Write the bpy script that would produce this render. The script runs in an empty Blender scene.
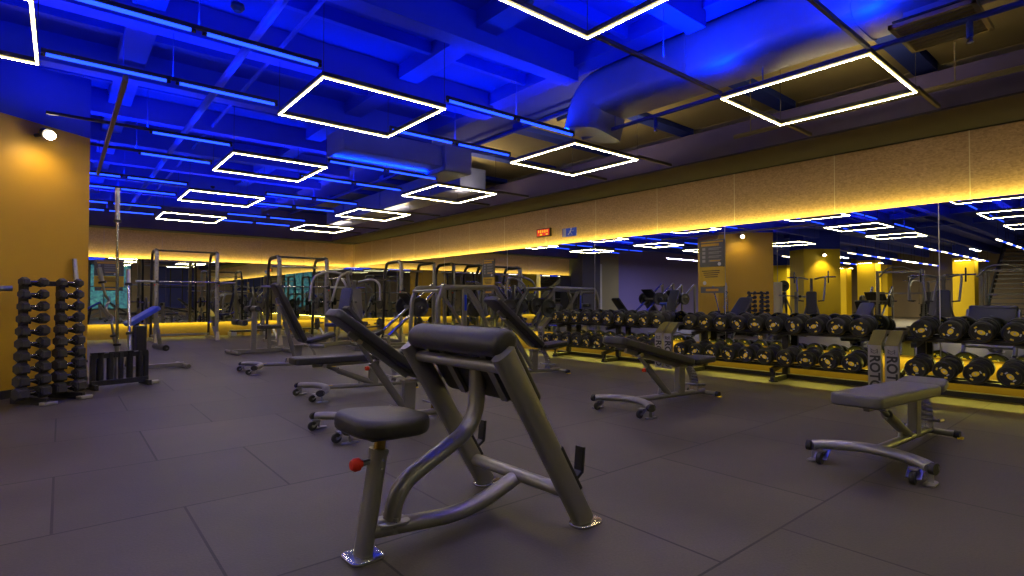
import bpy, bmesh, math, random
from mathutils import Vector, Matrix
R = math.radians
PI = math.pi
random.seed(7)
COL = bpy.context.scene.collection
SC = bpy.context.scene

# ------------------------------------------------------------------ materials
MATS = {}
def nt(name):
    m = bpy.data.materials.new(name); m.use_nodes = True
    t = m.node_tree
    b = t.nodes['Principled BSDF']
    MATS[name] = m
    return m, t, b

def mat(name, col, rough=.5, metal=0., noise=0., nscale=8., bump=0., bscale=120., emit=None, es=0., coat=0., spec=.5):
    m, t, b = nt(name)
    b.inputs['Base Color'].default_value = (*col, 1)
    b.inputs['Roughness'].default_value = rough
    b.inputs['Metallic'].default_value = metal
    b.inputs['Coat Weight'].default_value = coat
    b.inputs['Specular IOR Level'].default_value = spec
    tc = t.nodes.new('ShaderNodeTexCoord')
    if noise > 0:
        n = t.nodes.new('ShaderNodeTexNoise'); n.inputs['Scale'].default_value = nscale; n.inputs['Detail'].default_value = 5
        t.links.new(tc.outputs['Object'], n.inputs['Vector'])
        r = t.nodes.new('ShaderNodeMapRange'); r.inputs['To Min'].default_value = 1 - noise; r.inputs['To Max'].default_value = 1 + noise
        t.links.new(n.outputs['Fac'], r.inputs['Value'])
        mx = t.nodes.new('ShaderNodeVectorMath'); mx.operation = 'SCALE'
        mx.inputs[0].default_value = col
        t.links.new(r.outputs['Result'], mx.inputs['Scale'])
        t.links.new(mx.outputs['Vector'], b.inputs['Base Color'])
    if bump > 0:
        n2 = t.nodes.new('ShaderNodeTexNoise'); n2.inputs['Scale'].default_value = bscale; n2.inputs['Detail'].default_value = 3
        t.links.new(tc.outputs['Object'], n2.inputs['Vector'])
        bp = t.nodes.new('ShaderNodeBump'); bp.inputs['Strength'].default_value = bump; bp.inputs['Distance'].default_value = .01
        t.links.new(n2.outputs['Fac'], bp.inputs['Height'])
        t.links.new(bp.outputs['Normal'], b.inputs['Normal'])
    if emit:
        b.inputs['Emission Color'].default_value = (*emit, 1)
        b.inputs['Emission Strength'].default_value = es
    return m

FRAME = mat('gunmetal_paint', (.25, .24, .235), .28, .5, .1, 4, .05, 200)
CHROME = mat('chrome', (.6, .6, .62), .16, 1.0)
STEEL = mat('brushed_steel', (.36, .36, .37), .3, 1.0, .1, 30)
DARKM = mat('dark_powder_coat', (.022, .022, .028), .4, .3, .1, 6)
SILVERP = mat('silver_paint', (.42, .41, .42), .35, .6, .08, 6)
VINYL = mat('black_vinyl', (.021, .020, .023), .40, 0, .15, 3, .12, 260)
GREYVIN = mat('grey_vinyl', (.12, .115, .125), .42, 0, .1, 3, .15, 260)
RUBBER = mat('black_rubber', (.016, .016, .018), .5, 0, .15, 10, .1, 150)
RUBHEX = mat('hex_rubber', (.035, .033, .038), .5, 0, .15, 10, .1, 150)
RED = mat('red_plastic', (.75, .03, .01), .4)
YELMARK = mat('yellow_print', (.95, .68, .04), .5)
WHITEMARK = mat('white_print', (.6, .6, .64), .5)
BRASS = mat('zinc_tube', (.34, .22, .06), .3, .9)
ENDPANEL = mat('brushed_aluminium_panel', (.27, .25, .25), .45, .15, .08, 20)
OLIVETOP = mat('olive_lit_top', (.16, .14, .05), .5, .1)  # olive light falling on the rack tops, given as a colour
BLACKPR = mat('black_print', (.012, .012, .012), .5)
DARKWALL = mat('dark_grey_paint', (.075, .072, .08), .8, 0, .08, 3)
CEIL = mat('ceiling_paint', (.025, .05, .42), .75, 0, .12, 1.5)  # blue of the tube lights put into the paint colour
BEAM = mat('beam_paint', (.03, .06, .48), .7, 0, .1, 2)  # carries the tubes' blue light in its base colour
DUCT = mat('galvanised_duct', (.13, .16, .42), .45, .1, .15, 5)  # blue light from the tubes mixed into the metal's colour
RAIL = mat('black_rail', (.05, .045, .045), .45, .3)
ORANGE = mat('orange_paint', (.62, .36, .012), .6, 0, .06, 2)
YELLOW = mat('yellow_paint', (.80, .56, .006), .6, 0, .05, 2)
BEIGE = mat('beige_paint', (.30, .24, .17), .8, 0, .05, 2)
OLIVEW = mat('olive_paint', (.30, .27, .13), .8, 0, .05, 2)
PURPLEW = mat('mauve_paint', (.22, .19, .48), .8, 0, .05, 2)
CREAM = mat('cream_plastic', (.55, .48, .33), .6)
PLATEGR = mat('weight_plate', (.03, .03, .032), .45, .1)
BLUEV = mat('blue_lit_vinyl', (.02, .06, .6), .42, 0, .1, 4)  # blue light on the pad put into the vinyl colour
BLUELBL = mat('blue_label', (.01, .05, .7), .5)
BLACK = mat('black_base', (.01, .01, .012), .6)
CLEARG = mat('grey_card', (.10, .10, .10), .6)

LEDM = mat('warm_white_led', (.8, .8, .8), .5, emit=(1., .86, .50), es=92.)
LEDSIDE = mat('led_halo', (.8, .75, .5), .5, emit=(1., .78, .25), es=.9)  # dim glowing rim imitating the warm halo around the LED line
LEDDIM = mat('warm_white_led_tube', (.8, .8, .8), .5, emit=(1., .82, .55), es=9.)
BLUEM = mat('blue_led', (.01, .03, .3), .5, emit=(.012, .055, 1.), es=3.4)
YLED = mat('yellow_led', (.8, .7, .3), .5, emit=(1., .80, .16), es=5.)
BULB = mat('spot_bulb', (.9, .9, .9), .5, emit=(1., .82, .55), es=30.)
REDLED = mat('red_led', (.4, .02, .01), .5, emit=(1., .03, .01), es=.55)
YELDIG = mat('yellow_led_digit', (.6, .4, .02), .5, emit=(1., .6, .02), es=1.1)
BLUESIGN = mat('blue_sign', (.02, .06, .42), .5, emit=(.02, .06, .5), es=.25)
TVBLUE = mat('screen_glow', (.02, .05, .2), .3, emit=(.05, .12, .8), es=.5)

def mirror_mat():
    m, t, b = nt('mirror_glass')
    b.inputs['Base Color'].default_value = (.72, .76, .74, 1)
    b.inputs['Metallic'].default_value = 1; b.inputs['Roughness'].default_value = .0
    return m
MIRROR = mirror_mat()

def floor_mat():
    m, t, b = nt('rubber_floor_tiles')
    L = t.links
    tc = t.nodes.new('ShaderNodeTexCoord')
    mp = t.nodes.new('ShaderNodeMapping'); mp.inputs['Location'].default_value = (.535, -3.19 + 1.02 * 6, 0)
    L.new(tc.outputs['Object'], mp.inputs['Vector'])
    br = t.nodes.new('ShaderNodeTexBrick')
    br.offset = .5; br.offset_frequency = 2
    br.inputs['Scale'].default_value = 1; br.inputs['Brick Width'].default_value = 1.03; br.inputs['Row Height'].default_value = 1.02
    br.inputs['Mortar Size'].default_value = .006; br.inputs['Mortar Smooth'].default_value = .1
    br.inputs['Color1'].default_value = (.064, .054, .046, 1); br.inputs['Color2'].default_value = (.086, .074, .063, 1)
    br.inputs['Mortar'].default_value = (.012, .011, .010, 1)
    L.new(mp.outputs['Vector'], br.inputs['Vector'])
    n = t.nodes.new('ShaderNodeTexNoise'); n.inputs['Scale'].default_value = 1.1; n.inputs['Detail'].default_value = 6
    L.new(tc.outputs['Object'], n.inputs['Vector'])
    r = t.nodes.new('ShaderNodeMapRange'); r.inputs['From Min'].default_value = .3; r.inputs['From Max'].default_value = .7
    r.inputs['To Min'].default_value = .62; r.inputs['To Max'].default_value = 1.38
    L.new(n.outputs['Fac'], r.inputs['Value'])
    n3 = t.nodes.new('ShaderNodeTexNoise'); n3.inputs['Scale'].default_value = 90; n3.inputs['Detail'].default_value = 2
    L.new(tc.outputs['Object'], n3.inputs['Vector'])
    r3 = t.nodes.new('ShaderNodeMapRange'); r3.inputs['To Min'].default_value = .75; r3.inputs['To Max'].default_value = 1.25
    L.new(n3.outputs['Fac'], r3.inputs['Value'])
    mu = t.nodes.new('ShaderNodeMath'); mu.operation = 'MULTIPLY'
    L.new(r.outputs['Result'], mu.inputs[0]); L.new(r3.outputs['Result'], mu.inputs[1])
    vm = t.nodes.new('ShaderNodeVectorMath'); vm.operation = 'SCALE'
    L.new(br.outputs['Color'], vm.inputs[0]); L.new(mu.outputs[0], vm.inputs['Scale'])
    L.new(vm.outputs['Vector'], b.inputs['Base Color'])
    rr = t.nodes.new('ShaderNodeMapRange'); rr.inputs['To Min'].default_value = .42; rr.inputs['To Max'].default_value = .66
    L.new(n.outputs['Fac'], rr.inputs['Value']); L.new(rr.outputs['Result'], b.inputs['Roughness'])
    bp = t.nodes.new('ShaderNodeBump'); bp.inputs['Strength'].default_value = .25; bp.inputs['Distance'].default_value = .004
    L.new(n3.outputs['Fac'], bp.inputs['Height']); L.new(bp.outputs['Normal'], b.inputs['Normal'])
    return m
FLOOR = floor_mat()

def osb_mat():
    m, t, b = nt('strand_board')
    L = t.links
    tc = t.nodes.new('ShaderNodeTexCoord')
    v = t.nodes.new('ShaderNodeTexVoronoi'); v.inputs['Scale'].default_value = 48; v.inputs['Randomness'].default_value = 1
    mp = t.nodes.new('ShaderNodeMapping'); mp.inputs['Scale'].default_value = (1, 1, 1.7)
    L.new(tc.outputs['Object'], mp.inputs['Vector']); L.new(mp.outputs['Vector'], v.inputs['Vector'])
    n = t.nodes.new('ShaderNodeTexNoise'); n.inputs['Scale'].default_value = 34; n.inputs['Detail'].default_value = 6
    L.new(tc.outputs['Object'], n.inputs['Vector'])
    mx = t.nodes.new('ShaderNodeMix'); mx.data_type = 'FLOAT'
    L.new(v.outputs['Color'], mx.inputs[2]); L.new(n.outputs['Fac'], mx.inputs[3]); mx.inputs[0].default_value = .5
    cr = t.nodes.new('ShaderNodeValToRGB')
    cr.color_ramp.elements[0].position = .25; cr.color_ramp.elements[0].color = (.32, .19, .125, 1)
    cr.color_ramp.elements[1].position = .75; cr.color_ramp.elements[1].color = (.52, .33, .225, 1)
    L.new(mx.outputs[0], cr.inputs[0]); L.new(cr.outputs[0], b.inputs['Base Color'])
    b.inputs['Roughness'].default_value = .7
    return m
OSB = osb_mat()

# ------------------------------------------------------------------ mesh helpers
class MB:
    def __init__(s): s.v = []; s.f = []; s.sm = []
    def add(s, vs, fs, M=None, smooth=False):
        o = len(s.v)
        for p in vs:
            p = Vector(p)
            s.v.append(M @ p if M else p)
        for f in fs:
            s.f.append([i + o for i in f]); s.sm.append(smooth)
        return s
    def box(s, c, d, M=None, bev=0.):
        x, y, z = (q / 2 for q in d)
        if bev <= 0 or bev >= min(x, y, z):
            vs = [(c[0] + a * x, c[1] + b * y, c[2] + e * z) for a in (-1, 1) for b in (-1, 1) for e in (-1, 1)]
            return s.add(vs, [(0, 1, 3, 2), (4, 6, 7, 5), (0, 4, 5, 1), (2, 3, 7, 6), (0, 2, 6, 4), (1, 5, 7, 3)], M)
        bm = bmesh.new(); bmesh.ops.create_cube(bm, size=1)
        for v in bm.verts: v.co = Vector((v.co.x * d[0], v.co.y * d[1], v.co.z * d[2]))
        bmesh.ops.bevel(bm, geom=bm.edges[:], offset=bev, segments=2, affect='EDGES', profile=.6)
        bm.verts.index_update()
        vs = [v.co + Vector(c) for v in bm.verts]; fs = [[v.index for v in f.verts] for f in bm.faces]
        bm.free()
        return s.add(vs, fs, M)
    def bar(s, p0, p1, w, h, up=(0, 0, 1), bev=0.):
        p0, p1 = Vector(p0), Vector(p1); d = p1 - p0; L = d.length
        z = d.normalized(); u = Vector(up)
        if abs(z.dot(u)) > .98: u = Vector((1, 0, 0))
        x = u.cross(z).normalized(); y = z.cross(x)
        M = Matrix((x, y, z)).transposed().to_4x4(); M.translation = (p0 + p1) / 2
        return s.box((0, 0, 0), (w, h, L), M, bev)
    def tube(s, pts, r, n=12, ry=None, cap=True, up=(0, 0, 1), closed=False, sq=2.0):
        pts = [Vector(p) for p in pts]
        N = len(pts); rings = []
        base = len(s.v)
        rr = r if isinstance(r, (list, tuple)) else [r] * N
        ryy = ry if isinstance(ry, (list, tuple)) else ([ry] * N if ry else rr)
        prev = None
        for i, p in enumerate(pts):
            if closed: t = pts[(i + 1) % N] - pts[i - 1]
            elif i == 0: t = pts[1] - p
            elif i == N - 1: t = p - pts[-2]
            else: t = (pts[i + 1] - p).normalized() + (p - pts[i - 1]).normalized()
            t.normalize()
            if prev is None:
                u = Vector(up)
                if abs(t.dot(u)) > .95: u = Vector((1, 0, 0)) if abs(t.x) < .9 else Vector((0, 1, 0))
                x = u.cross(t).normalized()
            else:
                x = prev - t * prev.dot(t)
                x.normalize()
            prev = x; y = t.cross(x)
            for k in range(n):
                a = 2 * PI * k / n; c, q = math.cos(a), math.sin(a)
                e = 2 / sq
                c = math.copysign(abs(c) ** e, c); q = math.copysign(abs(q) ** e, q)
                s.v.append(p + x * c * rr[i] + y * q * ryy[i])
        for i in range(N if closed else N - 1):
            for k in range(n):
                a, b2 = i * n + k, i * n + (k + 1) % n
                j = (i + 1) % N
                c, d = j * n + (k + 1) % n, j * n + k
                s.f.append([base + a, base + b2, base + c, base + d]); s.sm.append(True)
        if cap and not closed:
            s.f.append([base + k for k in range(n)][::-1]); s.sm.append(False)
            s.f.append([base + (N - 1) * n + k for k in range(n)]); s.sm.append(False)
        return s
    def lathe(s, prof, n=24, M=None, smooth=True):
        # prof list of (r, x) around local X axis
        vs = []; fs = []
        for r, x in prof:
            for k in range(n):
                a = 2 * PI * k / n; vs.append((x, r * math.cos(a), r * math.sin(a)))
        for i in range(len(prof) - 1):
            for k in range(n):
                fs.append((i * n + k, i * n + (k + 1) % n, (i + 1) * n + (k + 1) % n, (i + 1) * n + k))
        fs.append(tuple(range(n))[::-1]); fs.append(tuple((len(prof) - 1) * n + k for k in range(n)))
        return s.add(vs, fs, M, smooth)
    def prism(s, out, y0, y1, M=None):
        # outline in (x,z), extruded along y
        n = len(out)
        vs = [(x, y0, z) for x, z in out] + [(x, y1, z) for x, z in out]
        fs = [tuple(range(n)), tuple(range(n, 2 * n))[::-1]] + [(i, i + n, (i + 1) % n + n, (i + 1) % n) for i in range(n)]
        return s.add(vs, fs, M)
    def pad(s, L, W, T, rc=.05, re=.015, M=None, taper=0., nc=7):
        # rounded upholstered pad, centred, lying in XY, thickness Z
        def outl(inset):
            o = []
            l, w = L / 2 - inset, W / 2 - inset; r = max(rc - inset, .004)
            for cx, cy, a0 in ((l - r, w - r, 0), (-l + r, w - r, 90), (-l + r, -w + r, 180), (l - r, -w + r, 270)):
                for k in range(nc):
                    a = R(a0 + 90 * k / (nc - 1))
                    x = cx + r * math.cos(a); y = cy + r * math.sin(a)
                    y *= 1 - taper * (x / L)
                    o.append((x, y))
            return o
        lv = [(re, -T / 2)]
        for k in range(1, 5):
            a = R(90 * k / 4); lv.append((re - re * math.sin(a), -T / 2 + re * .9 * (1 - math.cos(a))))
        for k in range(0, 5):
            a = R(90 * k / 4); lv.append((re * (1 - math.cos(a)), T / 2 - re * (1 - math.sin(a))))
        lv += [(re * 2.4, T / 2 + re * .16)]
        vs = []; fs = []; n = 4 * nc
        for ins, z in lv: vs += [(x, y, z) for x, y in outl(ins)]
        for i in range(len(lv) - 1):
            for k in range(n): fs.append((i * n + k, i * n + (k + 1) % n, (i + 1) * n + (k + 1) % n, (i + 1) * n + k))
        fs.append(tuple(range(n))[::-1]); fs.append(tuple((len(lv) - 1) * n + k for k in range(n)))
        return s.add(vs, fs, M, True)
    def build(s, name, m, parent=None):
        me = bpy.data.meshes.new(name)
        me.from_pydata([tuple(v) for v in s.v], [], s.f)
        bm = bmesh.new(); bm.from_mesh(me); bmesh.ops.recalc_face_normals(bm, faces=bm.faces[:])
        for f, q in zip(bm.faces, s.sm): f.smooth = q
        bm.to_mesh(me); bm.free()
        me.materials.append(m)
        if any(s.sm):
            try: me.set_sharp_from_angle(angle=R(40))
            except Exception: pass
        o = bpy.data.objects.new(name, me); COL.objects.link(o)
        if parent: o.parent = parent
        return o

def fillet(pts, rad, k=6):
    pts = [Vector(p) for p in pts]; out = [pts[0]]
    for i in range(1, len(pts) - 1):
        a, b, c = pts[i - 1], pts[i], pts[i + 1]
        r = rad[i - 1] if isinstance(rad, (list, tuple)) else rad
        da, dc = (a - b), (c - b)
        r = min(r, da.length * .49, dc.length * .49)
        p, q = b + da.normalized() * r, b + dc.normalized() * r
        for j in range(k + 1):
            t = j / k; out.append(p * (1 - t) ** 2 + b * 2 * t * (1 - t) + q * t * t)
    out.append(pts[-1]); return out

def E(name, label, cat, loc=(0, 0, 0), rz=0., group=None):
    o = bpy.data.objects.new(name, None); COL.objects.link(o)
    o.empty_display_size = .1
    o.location = loc; o.rotation_euler = (0, 0, rz); o['label'] = label; o['category'] = cat
    if group: o['group'] = group
    return o
def tag(o, label, cat, group=None):
    o['label'] = label; o['category'] = cat
    if group: o['group'] = group
    return o
def struct(o): o['kind'] = 'structure'; return o
def copy_tree(o, parent=None):
    c = o.copy(); COL.objects.link(c)
    if parent: c.parent = parent
    for ch in list(o.children): copy_tree(ch, c)
    return c
def place(o, loc, rz=0., label=None):
    o.location = loc; o.rotation_euler = (0, 0, rz)
    if label: o['label'] = label
    return o
def text_mb(txt, size, M, name, m, parent, depth=.0015):
    cu = bpy.data.curves.new('t', 'FONT'); cu.body = txt; cu.size = size; cu.extrude = depth; cu.offset = size * .03
    cu.align_x = 'CENTER'; cu.align_y = 'CENTER'
    o = bpy.data.objects.new('t', cu); COL.objects.link(o)
    bpy.context.view_layer.update()
    me = bpy.data.meshes.new_from_object(o.evaluated_get(bpy.context.evaluated_depsgraph_get()))
    bpy.data.objects.remove(o)
    me.transform(M); me.materials.clear(); me.materials.append(m)
    q = bpy.data.objects.new(name, me); COL.objects.link(q); q.parent = parent
    return q
def area(name, loc, rot, sx, sy, power, col, spread=PI):
    l = bpy.data.lights.new(name, 'AREA'); l.shape = 'RECTANGLE'; l.size = sx; l.size_y = sy; l.energy = power; l.color = col; l.spread = spread
    o = bpy.data.objects.new(name, l); COL.objects.link(o); o.location = loc; o.rotation_euler = rot
    return o

# ------------------------------------------------------------------ room
MX = 7.5          # right mirror plane
BY = 17.45        # back mirror plane
XL, YN = -23.0, -4.0
ZC = 3.72
ZB, ZT = 2.12, 2.89   # strand-board band
struct(MB().box(((XL + 7.7) / 2, (YN + BY + .25) / 2, -.1), (7.7 - XL + .2, BY + .25 - YN + .2, .2)).build('floor', FLOOR))
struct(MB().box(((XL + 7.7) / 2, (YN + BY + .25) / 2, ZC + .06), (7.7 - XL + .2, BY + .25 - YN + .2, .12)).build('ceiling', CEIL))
struct(MB().box((MX + .22, (YN + BY) / 2 + .1, ZC / 2), (.16, BY - YN + .4, ZC)).build('wall_right', DARKWALL))
struct(MB().box(((XL + MX) / 2, BY + .22, ZC / 2), (MX - XL + .2, .16, ZC)).build('wall_back', PURPLEW))
struct(MB().box((XL - .08, (YN + BY) / 2, ZC / 2), (.16, BY - YN + .4, ZC)).build('wall_left', BEIGE))
struct(MB().box(((XL + MX) / 2, YN - .08, ZC / 2), (MX - XL + .2, .16, ZC)).build('wall_front', BEIGE))
# strand-board band in 1.27 m sheets, right wall (one sheet per joint) and back wall
def sheets(axis, a0, a1, step, name):
    mb = MB(); a = a0
    while a < a1 - .01:
        b = min(a + step, a1)
        if axis == 'y': mb.box((MX + .125, (a + b) / 2, (ZB + ZT) / 2 - .04), (.022, b - a - .004, ZT - ZB + .08))
        else: mb.box(((a + b) / 2, BY + .125, (ZB + ZT) / 2 - .04), (b - a - .006, .022, ZT - ZB + .08))
        a = b
    return struct(mb.build(name, OSB))
SEAM = mat('seam_bead', (.62, .50, .36), .6)
sheets('y', 1.354 - 1.347 * 4, BY + .113, 1.347, 'trim_1')
for q in range(16): struct(MB().box((MX + .1125, 1.354 + 1.347 * (q - 3), (ZB + ZT) / 2), (.004, .009, ZT - ZB)).build('trim_11', SEAM))
sheets('x', -3.0, MX + .113, 1.28, 'trim_2')
LOWP = mat('low_board', (.26, .16, .02), .7, 0, .15, 12)
struct(MB().box((MX + .11, (YN + BY) / 2, .2), (.04, BY - YN, .40)).build('trim_3', LOWP))
struct(MB().box(((MX - 3.0) / 2, BY + .11, .2), (MX + 3.0, .04, .40)).build('trim_4', LOWP))
# mirrors: large glass sheets with thin joints, standing 5 cm off the boards
def mirror_sheets(axis, cuts, name, z0=.40, z1=ZB):
    out = []
    for a, b in zip(cuts, cuts[1:]):
        mb = MB()
        if axis == 'y': mb.box((MX + .012, (a + b) / 2, (z0 + z1) / 2), (.024, b - a - .005, z1 - z0))
        else: mb.box(((a + b) / 2, BY + .012, (z0 + z1) / 2), (b - a - .005, .024, z1 - z0))
        o = mb.build(name, MIRROR); out.append(o)
    return out
ycuts = [YN + .02, -.92, 1.61, 4.14, 6.67, 9.2, 11.73, 14.26, BY - .005]
for q in ycuts[1:-1]: struct(MB().box((MX - .001, q, 1.26), (.004, .010, 1.72)).build('trim_10', SILVERP))
ml = mirror_sheets('y', ycuts, 'wall_mirror')
pos = ['wall mirror sheet beyond the frame edge at the near end of the dumbbell wall', 'tall wall mirror sheet behind the near rack of dumbbells, seam on its far side',
       'tall wall mirror sheet behind the middle dumbbell rack, from the bright seam to the poster', 'tall wall mirror sheet behind the poster and the joint of far and middle racks',
       'tall wall mirror sheet behind the far dumbbell rack', 'tall wall mirror sheet between the exit display and the far dumbbell rack end', 'tall side wall mirror sheet beside the bench frame machine',
       'tall side wall mirror sheet next to the far corner of the room']
pos.insert(1, 'tall wall mirror sheet level with the camera side of the near dumbbell rack')
for o, p in zip(ml, [pos[0], pos[2], pos[3], pos[4], pos[5], pos[6], pos[7], pos[8]]): tag(o, p, 'mirror', 'mirror sheets on the dumbbell wall')
xc = [-3.0, -.4, 2.2, 4.8, MX - .005]
for o, p in zip(mirror_sheets('x', xc, 'wall_mirror'), ['tall back wall mirror sheet hidden beyond the orange column', 'tall back wall mirror sheet behind the standing barbells beside the orange column',
        'tall back wall mirror sheet behind the power rack next to the blue lit bench', 'tall back wall mirror sheet ending in the corner of the two mirror walls']): tag(o, p, 'mirror', 'mirror sheets on the back wall')
# LED strips sitting on the top edge and under the bottom edge of the mirrors
def strip(c, d, label):
    tag(MB().box(c, d).build('led_strip', YLED), label, 'light strip')
strip((MX + .038, (YN + BY) / 2, ZB - .012), (.012, BY - YN, .012), 'yellow LED strip along the top of the dumbbell wall mirrors')
strip((MX + .034, (YN + BY) / 2, .412), (.008, BY - YN, .012), 'yellow LED strip under the dumbbell wall mirrors')
strip(((MX - 3) / 2, BY + .038, ZB - .012), (MX + 3, .012, .012), 'yellow LED strip along the top of the back wall mirrors')
strip(((MX - 3) / 2, BY + .034, .412), (MX + 3, .008, .012), 'yellow LED strip under the back wall mirrors')
YC = (1., .86, .12)
ln = BY - YN
WASH = 33.
def aimed(name, loc, d, length, axis, power, col):
    z = -Vector(d).normalized(); a = Vector((0, 1, 0)) if axis == 'y' else Vector((1, 0, 0))
    o = area(name, loc, (0, 0, 0), .02, length, power, col)
    x = a.cross(z).normalized()
    M = Matrix((x, a, z)).transposed()
    o.rotation_euler = M.to_euler()
    return o
yc = (YN + BY) / 2; xc0 = (MX - 3) / 2
aimed('band_light', (MX + .040, yc, ZB - .002), (.75, 0, .66), ln, 'y', WASH * ln / 10, YC)
aimed('band_light', (xc0, BY + .040, ZB - .002), (0, .75, .66), MX + 3, 'x', WASH * 1.05, YC)
aimed('low_light', (MX + .030, yc, .395), (-.30, 0, -1), ln, 'y', 50 * ln / 10, YC)
aimed('low_light', (xc0, BY + .040, .395), (0, .1, -1), MX + 3, 'x', 32, YC)

# windows and blue panel on the wall behind the camera, seen in the back mirror
wpm, wt, wb = nt('night_window')
wv = wt.nodes.new('ShaderNodeTexVoronoi'); wv.inputs['Scale'].default_value = 9
wtc = wt.nodes.new('ShaderNodeTexCoord'); wt.links.new(wtc.outputs['Object'], wv.inputs['Vector'])
wr = wt.nodes.new('ShaderNodeValToRGB'); wr.color_ramp.elements[0].color = (.01, .03, .12, 1); wr.color_ramp.elements[1].color = (.12, .45, .40, 1)
wt.links.new(wv.outputs['Color'], wr.inputs[0]); wt.links.new(wr.outputs[0], wb.inputs['Emission Color']); wb.inputs['Emission Strength'].default_value = .8; wb.inputs['Base Color'].default_value = (.02, .03, .05, 1)
for k, (xa, xb, m_) in enumerate(((1.25, 3.15, wpm), (4.5, 6.4, mat('navy_panel', (.02, .03, .22), .6)))):
    struct(MB().box(((xa + xb) / 2, YN + .02, 1.75), (xb - xa, .03, 2.5)).build('window_%d' % (k + 1), m_))
    f_ = MB()
    for q in range(4): f_.box((xa + (xb - xa) * q / 3, YN + .045, 1.75), (.05, .04, 2.55))
    for z in (.48, 1.75, 3.02): f_.box(((xa + xb) / 2, YN + .045, z), (xb - xa + .05, .04, .05))
    struct(f_.build('window_frame_%d' % (k + 1), DARKM))

# soffit above the strand board
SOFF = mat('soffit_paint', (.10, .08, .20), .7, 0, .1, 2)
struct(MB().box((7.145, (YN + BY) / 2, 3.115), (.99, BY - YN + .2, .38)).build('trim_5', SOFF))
DARKU = mat('soffit_shade', (.020, .015, .040), .8)  # shade under the soffit put into a darker colour
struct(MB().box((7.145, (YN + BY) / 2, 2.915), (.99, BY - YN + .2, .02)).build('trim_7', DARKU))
struct(MB().box((MX + .10, (YN + BY) / 2, 3.52), (.08, BY - YN, .42)).build('trim_8', mat('warm_lit_wall', (.42, .36, .20), .7)))  # warm light above the soffit put into the wall colour
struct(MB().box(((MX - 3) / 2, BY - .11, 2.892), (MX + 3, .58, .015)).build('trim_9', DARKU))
struct(MB().box(((MX - 3) / 2, BY - .11, 3.31), (MX + 3, .58, .82)).build('trim_6', SOFF))
struct(MB().box((-3.6, BY - .3, ZC / 2), (1.2, .8, ZC)).build('wall_pillar', DARKWALL))
struct(MB().box((-5.1, BY - .12, ZC / 2), (1.8, .4, ZC)).build('wall_panel', OLIVEW))

# columns
def column(x, y, rz, w, d, m, base=True, ztop=3.0):
    M = Matrix.Translation((x, y, 0)) @ Matrix.Rotation(rz, 4, 'Z')
    o = struct(MB().box((-w / 2, d / 2, ztop / 2 + .045), (w, d, ztop - .09), M).build('wall_column', m))
    struct(MB().box((-w / 2, d / 2, (ztop + ZC) / 2), (w, d, ZC - ztop), M).build('wall_column_head', CEIL))
    if base: struct(MB().box((-w / 2, d / 2, .045), (w + .02, d + .02, .09), M).build('baseboard_column', BLACK))
    return M
CR = math.atan2(.61, .79)
CM = column(.25, 8.34, CR, 1.62, 1.6, ORANGE)
column(-7.2, 9.0, CR, 1.45, 1.0, YELLOW)
for x, y in ((-16.3, 9.3), (-20.4, 12), (-17.0, 13.9), (-17.6, 5.7), (-21.0, 10.1)):
    column(x, y, 0, .85, .8, YELLOW)

# ------------------------------------------------------------------ ceiling beams, pipes, ducts
def mbx(x0, x1, y0, y1, z0, z1): return MB().box(((x0 + x1) / 2, (y0 + y1) / 2, (z0 + z1) / 2), (x1 - x0, y1 - y0, z1 - z0))
yb = 1.1
k = 0
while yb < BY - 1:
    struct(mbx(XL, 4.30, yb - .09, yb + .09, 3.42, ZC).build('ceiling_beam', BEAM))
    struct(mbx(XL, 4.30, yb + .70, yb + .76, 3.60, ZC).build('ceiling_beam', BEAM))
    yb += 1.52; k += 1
WARMLIT = mat('warm_lit_ceiling', (.42, .36, .20), .7, 0, .08, 2)  # warm light in the ceiling recess put into a tan colour
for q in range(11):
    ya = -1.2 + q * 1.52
    struct(mbx(5.42, 7.5, ya, ya + 1.25, 3.66, ZC).build('ceiling_panel', WARMLIT))
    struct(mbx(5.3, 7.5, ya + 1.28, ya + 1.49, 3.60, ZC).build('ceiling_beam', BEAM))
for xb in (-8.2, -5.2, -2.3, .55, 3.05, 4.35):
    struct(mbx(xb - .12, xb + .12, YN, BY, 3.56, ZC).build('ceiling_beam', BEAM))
for i, (xb, dz, r) in enumerate(((1.24, 3.27, .035), (5.30, 3.62, .03), (1.62, 3.5, .02))):
    tag(MB().tube([(xb, YN + .1, dz), (xb, BY - .45, dz)], r, 12).build('ceiling_pipe', BEAM), ['thick blue lit pipe crossing the ceiling between the first light squares',
        'thin pipe under the ceiling beside the large duct', 'slim conduit next to the thick pipe under the ceiling'][i], 'pipe')
# sprinkler pipe by the duct with drops
sp = E('sprinkler_pipe', 'blue lit sprinkler pipe with short drops beside the air duct', 'pipe', (4.85, 0, 3.0))
MB().tube([(0, -3.8, 0), (0, 4.5, 0)], .022, 10).build('pipe_run', BEAM, sp)
for y in (.85, 3.45):
    d = MB().tube([(0, y, 0), (0, y, -.13)], .02, 8).build('drop', BEAM, sp)
    MB().tube([(0, y, -.13), (0, y, -.165)], [.012, .022], 8).build('sprinkler_head', CHROME, d)
for y in (-2.4, .2, 2.3, 4.0):
    MB().tube([(0, y, 0), (0, y, .145)], .006, 6).build('hanger', BEAM, sp)
tag(MB().tube([(6.22, -3.9, 3.0), (6.22, 3.3, 3.0)], .026, 8).tube([(6.22, 1.2, 3.0), (6.22, 1.2, ZC)], .006, 6).tube([(6.22, 3.1, 3.0), (6.22, 3.1, ZC)], .006, 6)
    .build('conduit', mat('tan_conduit', (.22, .18, .10), .5)), 'tan conduit running under the ceiling along the soffit', 'pipe')
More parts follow.
